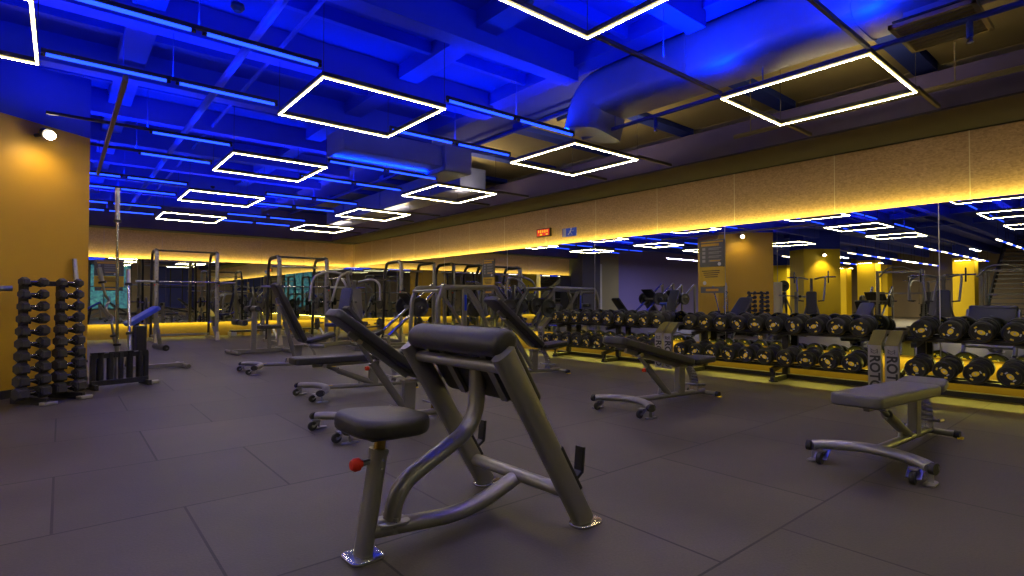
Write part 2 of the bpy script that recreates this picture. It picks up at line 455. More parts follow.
# main duct along Y with an elbow at its far end
dt = E('air_duct', 'large round air duct under the ceiling that bends down at its far end', 'air duct', (0, 0, 0))
path = fillet([(4.85, -3.9, 3.40), (4.85, 4.22, 3.40), (4.80, 4.30, 2.98)], [.34])
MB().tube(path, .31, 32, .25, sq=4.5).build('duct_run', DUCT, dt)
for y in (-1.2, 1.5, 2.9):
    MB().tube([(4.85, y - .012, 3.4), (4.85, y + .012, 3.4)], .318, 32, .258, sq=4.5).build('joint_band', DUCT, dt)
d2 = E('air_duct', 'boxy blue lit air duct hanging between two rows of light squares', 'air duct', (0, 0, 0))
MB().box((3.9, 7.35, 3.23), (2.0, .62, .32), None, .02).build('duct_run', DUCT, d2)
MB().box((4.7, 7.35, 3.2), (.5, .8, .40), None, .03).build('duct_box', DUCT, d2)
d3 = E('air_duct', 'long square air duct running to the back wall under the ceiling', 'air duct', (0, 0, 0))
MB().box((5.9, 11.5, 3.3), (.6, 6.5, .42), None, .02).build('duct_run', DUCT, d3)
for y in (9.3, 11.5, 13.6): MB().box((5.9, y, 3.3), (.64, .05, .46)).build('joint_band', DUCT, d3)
# diffuser
df = E('air_diffuser', 'square louvred air outlet under the end of the large duct', 'air vent', (4.95, 1.03, 3.04))
MB().box((0, 0, .17), (.42, .36, .30)).build('plenum_box', DUCT, df)
fr = MB()
for a, b, w, d in ((0, .235, .60, .03), (0, -.235, .60, .03), (.285, 0, .03, .5), (-.285, 0, .03, .5)): fr.box((a, b, 0), (w, d, .03))
VENT = mat('bronze_vent', (.34, .27, .13), .45, .2)
fr.build('frame', VENT, df)
MB().box((0, 0, .04), (.56, .46, .01)).build('backing', BLACK, df)
sl = MB()
for q in range(9):
    x = -.25 + q * .0625
    sl.bar((x, -.22, 0), (x, .22, 0), .026, .006, (.35, 0, .94))
sl.build('louvre_blades', VENT, df)
# small ceiling boxes in the olive recess
for i, (x, y) in enumerate(((5.85, 1.4), (5.75, 3.2), (5.7, 5.4))):
    tag(MB().box((x, y, 3.66), (.5, .34, .12), None, .01).build('junction_box', mat('cream_box', (.34, .28, .15), .6)),
        ['pale ceiling box beside the louvred air outlet', 'pale ceiling box above the front light square by the soffit', 'pale ceiling box beyond the duct elbow'][i], 'box')
for i, (x, y) in enumerate(((2.9, 3.3), (1.1, 4.9), (4.4, 8.4), (2.5, 13.2))):
    c = E('ceiling_sensor', ['small round sensor on the ceiling above the first row of squares', 'small round sensor under the ceiling near the thick pipe', 'small round sensor beyond the boxy duct', 'small dark sensor box close to the back wall lights'][i], 'sensor', (x, y, 0))
    MB().tube([(0, 0, ZC), (0, 0, 3.5)], .008, 6).build('stem', BEAM, c)
    MB().tube([(0, 0, 3.5), (0, 0, 3.47), (0, 0, 3.44)], [.05, .055, .03], 14).build('sensor_head', DARKM, c)

# ------------------------------------------------------------------ LED squares, rails, blue tubes
G = .845
ZL = 1.05 + 2.197 * G
X0, Y0, S, PX, PY = -1.597 * G, 1.659 * G, 1.40 * G, 3.5535 * G, 3.60 * G
rows_txt = ['front row', 'second row', 'third row', 'fourth row', 'last row before the back wall']
cols_txt = ['fourth column from the dumbbell wall', 'third column from the dumbbell wall', 'middle column over the benches', 'column beside the dumbbell wall']
sq = None
def led_square():
    r = E('led_square_light', '', 'ceiling light', group='white LED squares under the ceiling')
    w = .011
    for a, b in (((0, 0), (S, 0)), ((S, 0), (S, S)), ((S, S), (0, S)), ((0, S), (0, 0))):
        a3, b3 = Vector((a[0], a[1], -.012)), Vector((b[0], b[1], -.012))
        d = (b3 - a3).normalized() * w
        MB().bar(a3 - d * .4 - Vector((0, 0, .003)), b3 + d * .4 - Vector((0, 0, .003)), .009, .012).build('led_tube', LEDM, r)
        MB().bar(a3 - d, b3 + d, .022, .012).build('diffuser', LEDSIDE, r)  # glowing rim added as the halo of the tube
        MB().bar(a3 - d + Vector((0, 0, .026)), b3 + d + Vector((0, 0, .026)), .022, .034).build('housing', RAIL, r)
    for x in (0, S):
        for y in (0, S): MB().tube([(x, y, .04), (x, y, ZC - ZL)], .003, 5).build('wire', RAIL, r)
    return r
first = led_square(); used = False
for j in range(5):
    for i in (-1, 0, 1, 2):
        if (i == -1 and j == 4) or (i == 0 and j == 2): continue
        o = copy_tree(first) if used else first; used = True
        o.location = (X0 + i * PX, Y0 + j * PY, ZL)
        if i == 2:
            for ch in [c for c in o.children if c.name.startswith('wire') and c.data.vertices[0].co.x < .3]: bpy.data.objects.remove(ch)
        o['label'] = 'white LED square light, ' + rows_txt[j] + ', ' + cols_txt[i + 1]
for i in (0, 1, 2):
    o = copy_tree(first); o.location = (X0 + i * PX, Y0 - PY, ZL)
    o['label'] = 'white LED square light before the front row, ' + cols_txt[i + 1]
# rails under each edge of a row + tubes
for j in range(5):
    for e in (0, 1):
        y = Y0 + j * PY + e * S
        g = E('light_rail', 'dark light rail on the %s edge, %s' % (['camera side', 'back wall side'][e], rows_txt[j]), 'rail', (0, y, ZL), group='dark rails that carry the lights')
        for i in ((-1, 0, 1) if j != 2 else (0, 1)):
            xa, xb = X0 + i * PX + S, X0 + (i + 1) * PX
            zr = .03 if (j == 0 and i == 1) else .104
            MB().bar((xa + .02, 0, zr), (xb - .02, 0, zr), .024, .03).build('rail_section', RAIL, g)
        MB().bar((X0 + 2 * PX + S + .02, 0, .03), (6.60, 0, .03), .03, .035).build('rail_section', RAIL, g)
        for i in (-1, 0, 1):
            xm = X0 + i * PX + S + (PX - S) / 2
            MB().tube([(xm, 0, .11), (xm, 0, ZC - ZL)], .004, 5).build('wire', BEAM, g)
bt = None
tube_txt = {(-1, 0): 'far past the orange column', (-1, 1): 'just past the orange column', (0, 0): 'nearer the orange column', (0, 1): 'touching the middle squares', (1, 0): 'leaving the middle squares', (1, 1): 'reaching the dumbbell side squares'}
def blue_tube(L):
    r = E('blue_tube_light', '', 'tube light', group='blue LED tubes on the ceiling rails')
    MB().tube([(-L / 2, 0, 0), (L / 2, 0, 0)], .0135, 10).build('blue_tube', BLUEM, r)
    MB().tube([(-L / 2 - .03, 0, 0), (-L / 2, 0, 0)], .016, 10).build('end_cap', RAIL, r)
    MB().tube([(L / 2, 0, 0), (L / 2 + .03, 0, 0)], .016, 10).build('end_cap', RAIL, r)
    return r
gap = PX - S
TL = gap / 2 - .10
b0 = blue_tube(TL); used = False
BLUEC = (.0, .045, 1.)
for j in range(5):
    for e in (0, 1):
        for i in (-1, 0, 1):
            if (j == 0 and i == 1) or (j == 2 and i == -1): continue
            y = Y0 + j * PY + e * S
            xs = X0 + i * PX + S
            for q in (0, 1):
                if i == 0 and q == 0 and j == 2: continue
                xc_ = xs + gap * (.25 + .5 * q)
                o = copy_tree(b0) if used else b0; used = True
                o.location = (xc_, y, ZL + .075)
                o['label'] = 'blue LED tube %s, %s edge of the %s' % (tube_txt[(i, q)], ['front', 'rear'][e], rows_txt[j].replace(' before the back wall', ''))
            area('blue_ceiling_fill', (xs + gap / 2, y, ZL + .13), (PI, 0, 0), gap * .9, .03, 17., BLUEC)  # unseen lamp added above the tubes to flood the ceiling blue
            if i == 0 and j == 0: area('blue_ceiling_fill', (xs + PX + gap / 2, y, ZL + .12), (PI, 0, 0), gap * .9, .03, 34., BLUEC)  # added over the unlit rail to turn the duct blue
# unseen fill lamps added over the squares: blue over the benches, warm beside the duct
for j in range(5):
    for i in (-1, 0, 1, 2):
        if i == 0 and j == 2: continue
        if i < 2: area('blue_ceiling_fill', (X0 + i * PX + S / 2, Y0 + j * PY + S, ZL + .06), (PI, 0, 0), S * .9, .03, 10., BLUEC)
        else: area('warm_ceiling_fill', (X0 + i * PX + S - .05, Y0 + j * PY + S / 2, ZL + .06), (PI, 0, 0), .03, S * .9, 10., (1., .74, .32))
# rail running away, beside the orange column
r0 = E('light_rail', 'unlit bronze rail hanging lengthwise near the orange column top', 'rail', (.40, 0, ZL + .02))
MB().bar((0, 5.62, 0), (0, 10.2, 0), .035, .05).build('rail_section', VENT, r0)
for y in (5.9, 9.9): MB().tube([(0, y, .02), (0, y, ZC - ZL)], .004, 5).build('wire', BEAM, r0)
# linear lights beyond the squares (seen in the mirror)
ll = None
for ri, (y, xa, n_) in enumerate(((3.35, -7.3, 6), (5.6, -8.0, 7), (8.15, -9.3, 8), (10.6, -9.0, 7))):
    for q in range(n_):
        x = xa - q * 1.75
        r = E('linear_light', 'half white, half blue linear light, %s in the %s row beyond the squares' % (['one', 'two', 'three', 'four', 'five', 'six', 'seven', 'eight'][q], ['first', 'second', 'third', 'fourth'][ri]), 'ceiling light', (x, y, 2.9), group='linear lights over the cardio side')
        MB().box((-.40, 0, 0), (.78, .05, .03)).build('white_tube', LEDDIM, r)
        MB().box((-1.25, 0, 0), (.78, .035, .03)).build('blue_tube', BLUEM, r)
        MB().box((-.83, 0, .035), (1.66, .04, .04)).build('housing', RAIL, r)
        for xw in (-.2, -1.45): MB().tube([(xw, 0, .05), (xw, 0, ZC - 2.9)], .006, 5).build('wire', RAIL, r)
for (x, y, p) in ((-11, 4.5, 60), (-11, 9, 60), (-17, 8, 60), (-17, 13, 40)):
    area('hall_fill', (x, y, 2.86), (0, 0, 0), 1.6, .05, p * 4, (1., .82, .5))  # fill lamps without fixtures, added to brighten the mirrored hall
area('hall_fill', (-7, 14.2, 2.86), (0, 0, 0), 2.4, .05, 110, (.66, .6, 1.))  # added cool fill for the mauve wall

# spot lamps
def spot_lamp(loc, rz, label, power, aim, size=R(115)):
    r = E('spot_lamp', label, 'spotlight', loc, rz)
    MB().tube([(0, .13, 0), (0, .02, 0)], .02, 10).build('bracket', DARKM, r)
    MB().tube([(0, .02, .03), (0, -.05, .0)], [.045, .06], 16).build('lamp_housing', DARKM, r)
    b = MB(); b.lathe([(.004, -.05), (.03, -.042), (.046, -.02), (.05, 0), (.046, .02), (.03, .042), (.004, .05)], 16, Matrix.Translation((0, -.075, -.015)))
    b.build('bulb', BULB, r)
    l = bpy.data.lights.new('spot', 'SPOT'); l.energy = power; l.spot_size = size; l.spot_blend = .8; l.color = (1., .72, .42); l.shadow_soft_size = .05
    o = bpy.data.objects.new('spot', l); COL.objects.link(o)
    M = Matrix.Translation(loc) @ Matrix.Rotation(rz, 4, 'Z')
    o.location = M @ Vector((0, -.17, -.05))
    d = (M @ Vector(aim)) - o.location
    o.rotation_euler = d.to_track_quat('-Z', 'Y').to_euler()
    return r
lp = CM @ Vector((-.62, -.13, 2.86))
spot_lamp(lp, CR, 'bright spotlight high on the orange column', 15, (0, .05, -2.2), R(160))
c2 = Matrix.Translation((-7.2, 9.0, 0)) @ Matrix.Rotation(CR, 4, 'Z')
spot_lamp(c2 @ Vector((-.7, -.13, 2.75)), CR, 'small spotlight on the big yellow column seen in the mirror', 60, (0, .13, -1.0), R(100))
for x, y in ((-16.3, 9.3), (-17.6, 5.7), (-20.4, 12.0)):
    l = area('column_fill', (x + .12, y + .4, 2.85), (0, R(0), 0), .1, .6, 16, (1., .75, .35))  # floating lamps without fixtures, added to brighten the far columns
    l2 = area('column_fill', (x - .4, y - .12, 2.85), (0, 0, 0), .6, .1, 10, (1., .75, .35))

# ------------------------------------------------------------------ wall signs
ex = E('exit_display', 'small red lit display with yellow segments on the strand board band', 'sign', (MX + .05, 8.08, 2.40))
MB().box((0, 0, 0), (.05, .40, .17), None, .008).build('housing', BLACK, ex)
MB().box((-.027, .0, 0), (.006, .36, .13)).build('red_face', REDLED, ex)
dg = MB()
for q in range(5): dg.box((-.032, .125 - q * .062, .022), (.004, .022, .045 if q % 2 == 0 else .055))
dg.box((-.032, .055, -.04), (.004, .06, .026)); dg.box((-.032, -.115, -.04), (.004, .05, .024))
dg.build('segments', YELDIG, ex)
bs = E('wall_sign', 'small blue sign with a white running figure on the strand board band', 'sign', (MX + .05, 7.36, 2.34))
MB().box((0, 0, 0), (.02, .36, .16)).build('board', BLUESIGN, bs)
MB().box((-.012, .12, 0), (.004, .07, .145)).build('white_strip', WHITEMARK, bs)
pm = MB(); pm.bar((-.012, -.06, .045), (-.012, -.03, .0), .004, .03, (1, 0, 0)); pm.bar((-.012, -.03, 0), (-.012, -.09, -.05), .004, .02, (1, 0, 0)); pm.bar((-.012, -.03, 0), (-.012, .02, -.045), .004, .02, (1, 0, 0)); pm.bar((-.012, .01, .02), (-.012, -.12, .02), .004, .016, (1, 0, 0))
pm.box((-.012, -.055, .062), (.004, .03, .022))
pm.build('pictogram', WHITEMARK, bs)
# poster boards on the mirror
def poster(x, y, z, rz, label, w=.40, both=True):
    p = E('poster_board', label, 'poster', (x, y, z), rz)
    MB().box((0, -.006, .235), (w, .012, .40)).build('grey_sheet', CLEARG, p)
    MB().box((0, -.006, -.115), (w, .012, .28)).build('yellow_sheet', mat('poster_yellow', (.55, .36, .02), .6), p)
    t = MB(); t.box((0, -.014, .405), (w * .9, .003, .02)); t.box((-.03, -.014, .36), (w * .72, .003, .035)); t.box((.05, -.014, .12), (w * .4, .003, .02))
    t.build('orange_heading', mat('poster_orange', (.6, .33, .03), .6), p)
    t = MB()
    for q in range(4):
        t.box((-w * .33, -.014, .30 - q * .06), (.05, .003, .04))
        t.box((.05, -.014, .31 - q * .06), (w * .5, .003, .01)); t.box((.03, -.014, .29 - q * .06), (w * .42, .003, .008))
    t.build('grey_text_lines', mat('poster_grey', (.3, .29, .30), .6), p)
    t = MB()
    for q in range(4): t.box((-.02 + .01 * (q % 2), -.014, -.03 - q * .03), (w * (.72 - .07 * q), .003, .012))
    t.build('dark_text_lines', BLACK, p)
    t = MB(); t.tube([(-.12, -.013, -.21), (-.12, -.017, -.21)], .028, 14); t.tube([(.12, -.013, .07), (.12, -.017, .07)], .026, 14)
    t.build('round_logo', WHITEMARK, p)
    MB().box((0, -.006, -.315), (w * .94, .012, .09)).build('name_plate', CLEARG, p)
    MB().box((0, -.014, -.315), (w * .5, .003, .035)).build('name_plate_text', mat('plate_orange', (.6, .3, .02), .6), p)
    return p
poster(MX - .002, 4.34, 1.50, -PI / 2, 'grey and yellow workout poster fixed to the mirror above the middle dumbbell rack')
poster(MX - .002, 9.86, 1.52, -PI / 2, 'small orange topped board fixed to the mirror past the bench frame machine', .42)
poster(.95, BY - .002, 1.62, 0, 'blue and orange poster on the back mirror behind the standing barbells', .62)

# ------------------------------------------------------------------ preacher curl bench (hero)
def preacher(loc, rz):
    r = E('preacher_curl_bench', 'grey framed preacher curl bench with black arm pad, round seat and red knob', 'gym bench', loc, rz)
    # seat post
    pf = MB().pad(.145, .145, .016, .035, .004, Matrix.Translation((-.005, 0, .01))); pf.build('foot_plate', CHROME, r)
    MB().tube([(-.005, 0, .015), (.062, 0, .415)], .047, 18, .036).build('seat_post', FRAME, r)
    s_ = MB().tube([(.06, 0, .40), (.08, 0, .515)], .024, 12).build('seat_tube', BRASS, r)
    MB().tube([(.0615, 0, .412), (.0645, 0, .43)], .050, 18, .039).build('collar', FRAME, r)
    k = MB(); k.tube([(.03, 0, .385), (-.015, 0, .383)], .012, 10); k.build('pin_housing', STEEL, r)
    k2 = MB(); k2.lathe([(.014, 0), (.017, -.01), (.026, -.014), (.027, -.035), (.018, -.048), (.01, -.05)], 14, Matrix.Translation((-.010, 0, .383))); k2.build('adjusting_knob', RED, r)
    bl = MB()
    for z in (.36, .395): bl.tube([(.052 + (z - .36) * .16, -.033, z), (.052 + (z - .36) * .16, -.05, z)], .006, 8)
    bl.build('post_bolts', CHROME, r)
    M = Matrix.Translation((.085, 0, .538)) @ Matrix.Rotation(R(3), 4, 'Y')
    MB().pad(.34, .37, .075, .12, .026, M, .25).build('seat', VINYL, r)
    MB().box((.085, 0, .495), (.2, .2, .014)).build('seat_plate', DARKM, r)
    # base tube and curved spine
    MB().tube(fillet([(.02, 0, .105), (.44, 0, .06), (.60, 0, .080), (.855, 0, .160)], .12), .045, 18, .034).build('base_tube', FRAME, r)
    MB().tube(fillet([(.115, 0, .075), (.152, 0, .255), (.572, 0, .455), (.577, 0, .74)], [.10, .13], 12), .046, 18, .034).build('curved_spine', FRAME, r)
    b = MB(); b.pad(.15, .12, .012, .04, .003, Matrix.Translation((.12, 0, .118)) @ Matrix.Rotation(R(4), 4, 'Y'))
    for y in (-.045, .045): b.tube([(.12, y, .12), (.12, y, .142)], .011, 6)
    b.build('spine_flange', STEEL, r)
    # side legs
    top = Vector((.415, 0, .845)); bot = Vector((.925, 0, .012)); d = (bot - top).normalized(); nrm = Vector((-d.z, 0, d.x))
    if nrm.x < 0: nrm = -nrm
    for s in (-1, 1):
        y = s * .3666
        lg = MB().tube([top + Vector((0, y, 0)), bot + Vector((0, y, 0))], .028, 18, .050, up=(0, 1, 0), sq=2.4)
        # make flat axis lie in the xz plane
        lg = MB(); a, e = top + d * .035 + Vector((0, y, 0)), bot + Vector((0, y, 0))
        lg.tube([a, e], .054, 24, .031, up=(0, 1, 0), sq=3.4)
        L_ = lg.build('leg', FRAME, r)
        MB().tube([a - d * .012, a + d * .004], .055, 24, .032, up=(0, 1, 0), sq=3.4).build('leg_cap', FRAME, L_)
        MB().pad(.17, .115, .014, .05, .004, Matrix.Translation((.935, y, .008))).build('leg_foot', CHROME, L_)
        # bar catch on the outer face
        h = MB(); p0 = top + d * .56 + nrm * .046 + Vector((0, y, 0)); p1 = p0 + d * .25
        h.bar(p0, p1, .055, .020, tuple(nrm), .004)
        h.bar(p1 - d * .06 + nrm * .008, p1 - d * .06 + nrm * .055, .05, .016, (0, 0, 1), .003)
        h.bar(p1 - d * .06 + nrm * .05, p1 - d * .06 + nrm * .05 + Vector((.012, 0, .11)), .05, .016, (1, 0, 0), .003)
        h.build('bar_catch', DARKM, r)
    m1 = top + d * .10; MB().tube([m1 + Vector((0, -.36, 0)), m1 + Vector((0, .36, 0))], .027, 14).build('upper_crossbar', FRAME, r)
    m2 = top + d * .80; MB().tube([m2 + Vector((0, -.36, 0)), m2 + Vector((0, .36, 0))], .037, 16, .030).build('lower_crossbar', FRAME, r)
    # arm pad: slab lying on the legs with a thick rolled top edge
    ang = math.atan2(-d.z, d.x)
    c = top + d * .165 + nrm * .080
    M = Matrix.Translation(c) @ Matrix.Rotation(ang, 4, 'Y')
    MB().pad(.375, .69, .052, .04, .018, M).build('arm_pad', VINYL, r)
    rc_ = top + d * .008 + nrm * .050
    ro = MB().tube([rc_ + Vector((0, y, 0)) for y in (-.353, -.350, -.341, -.32, -.2, 0, .2, .32, .341, .350, .353)], [.036, .046, .054, .058, .058, .058, .058, .058, .054, .046, .036], 24, [.044, .056, .066, .070, .071, .071, .071, .070, .066, .056, .044], up=tuple(nrm))
    ro.build('pad_roll', VINYL, r)
    MB().bar(top + d * .0 + nrm * .045 + Vector((0, -.30, 0)), top + d * .0 + nrm * .045 + Vector((0, .30, 0)), .02, .012, tuple(nrm)).build('pad_board', DARKM, r)
    for y in (-.16, .16): MB().bar(top + d * .02 + nrm * .04 + Vector((0, y, 0)), top + d * .33 + nrm * .04 + Vector((0, y, 0)), .045, .02, tuple(nrm)).build('pad_bracket', FRAME, r)
    return r
preacher((.959, 2.096, 0), math.atan2(.027, 1))

# ------------------------------------------------------------------ adjustable benches
def adj_bench(label, x0, y, hinge, tip, rear, seat, w=.64, hz=.40, post=None, vin=None, knob=True, sb=.10):
    """x0: wheel beam; hinge, tip=(x,z), rear x, seat=(x,z) in world x"""
    vin = vin or VINYL
    r = E('adjustable_bench', label, 'gym bench', (x0, y, 0), 0, 'adjustable benches on the rubber floor')
    hx = hinge - x0; tx, tz = tip[0] - x0, tip[1]; rx = rear - x0; sx, sz = seat[0] - x0, seat[1]
    W = w / 2
    pts = []
    for q in range(13):
        t = -1 + q / 6; pts.append((.15 * (1 - t * t) ** .8 if abs(t) < 1 else 0, t * W, .098 + .012 * (1 - t * t)))
    MB().tube(pts, .042, 14, .031, up=(0, 0, 1)).build('front_beam', SILVERP if vin is GREYVIN else FRAME, r)
    for s in (-1, 1):
        MB().tube([(-.002, s * (W - .005), .098), (-.006, s * (W + .022), .098)], .044, 14, .033, up=(0, 0, 1)).build('beam_cap', RUBBER, r)
        wh = MB(); wy = s * (W - .075); wx = -.055
        wh.lathe([(.012, -.014), (.034, -.013), (.037, -.006), (.037, .006), (.034, .013), (.012, .014)], 18, Matrix.Translation((wx, wy, .038)) @ Matrix.Rotation(PI / 2, 4, 'Z'))
        whl = wh.build('wheel', RUBBER, r)
        MB().lathe([(.004, -.018), (.012, -.017), (.012, .017), (.004, .018)], 10, Matrix.Translation((wx, wy, .038)) @ Matrix.Rotation(PI / 2, 4, 'Z')).build('hub', CHROME, whl)
        br = MB()
        for q in (-.021, .021): br.bar((wx, wy + q, .035), (.01, wy + q, .085), .004, .035, (0, 1, 0))
        br.box((-.03, wy, .083), (.05, .046, .006))
        br.build('wheel_bracket', STEEL, r)
        MB().pad(.13, .055, .010, .025, .003, Matrix.Translation((.02, s * (W - .01), .006))).build('foot_guard', STEEL, r)
        MB().bar((.02, s * (W - .01), .01), (.02, s * (W - .012), .075), .03, .006).build('guard_stem', STEEL, r)
    MB().tube(fillet([(.13, 0, .105), (.45 * rx, 0, .085), (rx - .02, 0, .06)], .2), .030, 14, .026).build('spine', FRAME, r)
    MB().tube([(rx - .02, -.15, .045), (rx - .02, .15, .045)], .024, 12).build('rear_beam', FRAME, r)
    for s in (-1, 1):
        c = MB().tube([(rx - .02, s * .15, .045), (rx - .02, s * .185, .042)], .030, 12).build('rear_foot', RUBBER, r)
        MB().box((rx - .02, s * .187, .02), (.05, .03, .012)).build('yellow_sticker', YELMARK, c)
    MB().box((.22, 0, .118), (.045, .05, .004)).build('warning_sticker', YELMARK, r)
    # post
    px_ = hx - .09
    MB().bar((px_, 0, .07), (px_ + .015, 0, hz - .045), .11, .06, (0, 1, 0), .010).build('post', FRAME, r)
    MB().box((px_ + .02, 0, hz - .045), (.14, .09, .02), None, .004).build('hinge_bracket', STEEL, r)
    # perforated arc
    ar = MB(); cp = []
    for q in range(9):
        t = q / 8; cp.append((hx + .17 - .10 * t + .05 * math.sin(t * PI), 0, .085 + (hz - .13) * t))
    for a, b in zip(cp, cp[1:]):
        for s in (-.026, .026): ar.bar((a[0], s, a[2]), (b[0], s, b[2]), .006, .05, (0, 1, 0))
    ar.build('adjuster_arc', CHROME, r)
    MB().tube([(hx + .10, -.10, .16), (hx + .10, .07, .16)], .009, 8).tube([(hx + .10, -.10, .16), (hx + .22, -.10, .15)], .012, 8).build('adjuster_lever', STEEL, r)
    # backrest
    d = Vector((tx - hx, 0, tz - hz)); BL = d.length; dn = d.normalized(); nn = Vector((-dn.z, 0, dn.x))
    if nn.z < 0: nn = -nn
    ang = math.atan2(dn.z, -dn.x)
    c = Vector((hx, 0, hz)) + dn * BL / 2
    M = Matrix.Translation(c) @ Matrix.Rotation(ang, 4, 'Y') @ Matrix.Rotation(PI, 4, 'Z')
    MB().pad(BL - .02, .29, .074, .055, .018, M, .10).build('backrest', vin, r)
    MB().bar(Vector((hx, 0, hz)) + dn * .08 - nn * .05, Vector((hx, 0, hz)) + dn * (BL - .22) - nn * .05, .06, .035, (0, 1, 0), .006).build('backrest_rail', FRAME, r)
    # seat
    d2 = Vector((sx - hx - .02, 0, sz - hz)); SL = d2.length; a2 = math.atan2(-d2.z, d2.x)
    c2_ = Vector((hx + .02, 0, hz)) + d2 / 2
    MB().pad(SL, .29, .058, .055, .018, Matrix.Translation(c2_) @ Matrix.Rotation(a2, 4, 'Y'), .12).build('seat', vin, r)
    MB().bar(c2_ - d2 * .3 - Vector((0, 0, .045)), c2_ + d2 * .3 - Vector((0, 0, .045)), .05, .03, (0, 1, 0)).build('seat_rail', FRAME, r)
    # strut
    top = Vector((hx, 0, hz)) + dn * BL * .66 - nn * .065; bot = Vector((hx - sb, 0, .10))
    e = (top - bot)
    MB().tube([bot, bot + e * .72], .033, 16).build('strut', FRAME, r)
    MB().tube([bot + e * .70, top], .018, 12).build('strut_rod', STEEL, r)
    MB().tube([top + Vector((0, -.05, 0)), top + Vector((0, .05, 0))], .026, 14).build('strut_pivot', CHROME, r)
    q = bot + e * .66
    MB().tube([q, q + Vector((-.05, -.0, -.01))], .010, 8).build('pin_housing', STEEL, r)
    if knob: MB().tube([q + Vector((-.05, 0, -.01)), q + Vector((-.058, 0, -.012)), q + Vector((-.08, 0, -.014))], [.012, .019, .016], 12).build('adjusting_knob', RED, r)
    g = bot + Vector((-.16, 0, -.01)); MB().tube([g, g + Vector((.02, 0, .08))], .014, 8).build('stop_peg', STEEL, r)
    return r
adj_bench('inclined black bench behind the preacher curl bench, backrest raised above its red pin', 1.61, 4.12, 2.36, (1.60, .955), 2.66, (2.74, .44))
adj_bench('black bench with its backrest laid flat behind the inclined one with the red pin', 2.03, 5.80, 2.84, (1.84, .405), 3.22, (3.20, .43), knob=False)
adj_bench('steeply reclined black bench in front of the power racks, its seat rising behind', 2.06, 8.36, 2.83, (2.40, 1.29), 3.25, (3.30, .50), knob=False)
adj_bench('inclined black bench standing by the far end of the long dumbbell rack', 4.22, 5.50, 5.03, (4.19, 1.07), 5.45, (5.50, .43), knob=False)
adj_bench('black bench with slightly raised backrest before the middle dumbbell rack', 3.98, 3.22, 5.0, (3.84, .68), 5.38, (5.42, .41), sb=.29)
adj_bench('grey topped bench set flat in front of the two white end panels', 3.78, 1.18, 4.84, (3.56, .455), 5.16, (5.10, .43), vin=GREYVIN, knob=False, sb=.26)

# ------------------------------------------------------------------ dumbbells and racks
def dumbbell(kind='round'):
    r = E('dumbbell', '', 'dumbbell', group='black round dumbbells on the long racks')
    L = .36; hw = .125; rad = .104
    for s in (-1, 1):
        M = Matrix.Translation((s * (L / 2 - hw), 0, 0)) if s > 0 else Matrix.Translation((-(L / 2 - hw), 0, 0)) @ Matrix.Rotation(PI, 4, 'Z')
        h = MB().lathe([(.04, 0), (.085, .002), (.093, .010), (.094, .03), (rad, .04), (rad, .095), (rad - .004, .108), (rad - .014, .118), (rad - .022, .118), (rad - .026, .108), (.02, .108)], 28, M)
        ho = h.build('head', RUBBER, r)
        mk = MB(); xf = .1085
        for a in (90, 210, 330):
            for da in (-9, -3, 3, 9):
                a1, a2 = R(a + da - 3.2), R(a + da + 3.2)
                mk.add([(xf, math.cos(a1) * .058, math.sin(a1) * .056), (xf, math.cos(a2) * .056, math.sin(a2) * .056), (xf, math.cos(a2) * .072, math.sin(a2) * .072), (xf, math.cos(a1) * .072, math.sin(a1) * .072)], [(0, 1, 2, 3)], M)
        # central number plate
        n = 12; mk.add([(xf, .034 * math.cos(2 * PI * k / n), .024 * math.sin(2 * PI * k / n)) for k in range(n)], [tuple(range(n))], M)
        mk.build('yellow_print', YELMARK, ho)
        wk = MB()
        for yy in (-.044, .044): wk.box((xf, yy, 0), (.001, .012, .026), M)
        wk.box((xf + .0008, 0, .0), (.0006, .012, .018), M)
        wk.build('white_print', WHITEMARK, ho)
    MB().tube([(-(L / 2 - hw) - .01, 0, 0), (-.05, 0, 0), (0, 0, 0), (.05, 0, 0), ((L / 2 - hw) + .01, 0, 0)], [.014, .015, .0175, .015, .014], 12).build('handle', CHROME, r)
    return r
db = dumbbell(); used = False
ordn = ['first', 'second', 'third', 'fourth', 'fifth', 'sixth', 'seventh', 'eighth', 'ninth', 'tenth', 'eleventh']
TILT = R(8)
def put_db(x, y, z, label):
    global used
    o = copy_tree(db) if used else db; used = True
    o.location = (x + .18 * math.cos(TILT), y, z + .18 * math.sin(TILT))
    o.rotation_euler = (random.choice([0, 25, -30, 50, 80, 120, 160, 200]) * PI / 180, -TILT, 0)
    o['label'] = label
    return o
racks = [('far', [4.997 + .2445 * k for k in range(10)], [5.11 + .2447 * k for k in range(10)]),
         ('middle', [2.255 + .2425 * k for k in range(10)], [2.297 + .2471 * k for k in range(10)]),
         ('near', [.69, .936, 1.182, 1.424, 1.669], [.70, .956, 1.21, 1.455, 1.693])]
for nm, tops, bots in racks:
    for tier, lst, x, z in (('upper', tops, 7.00, .715), ('lower', bots, 6.88, .313)):
        n_ = len(lst)
        for k, y in enumerate(sorted(lst, reverse=True)):
            put_db(x, y, z, 'black dumbbell, %s from the far end on the %s tier of the %s rack' % (ordn[k], tier, nm))
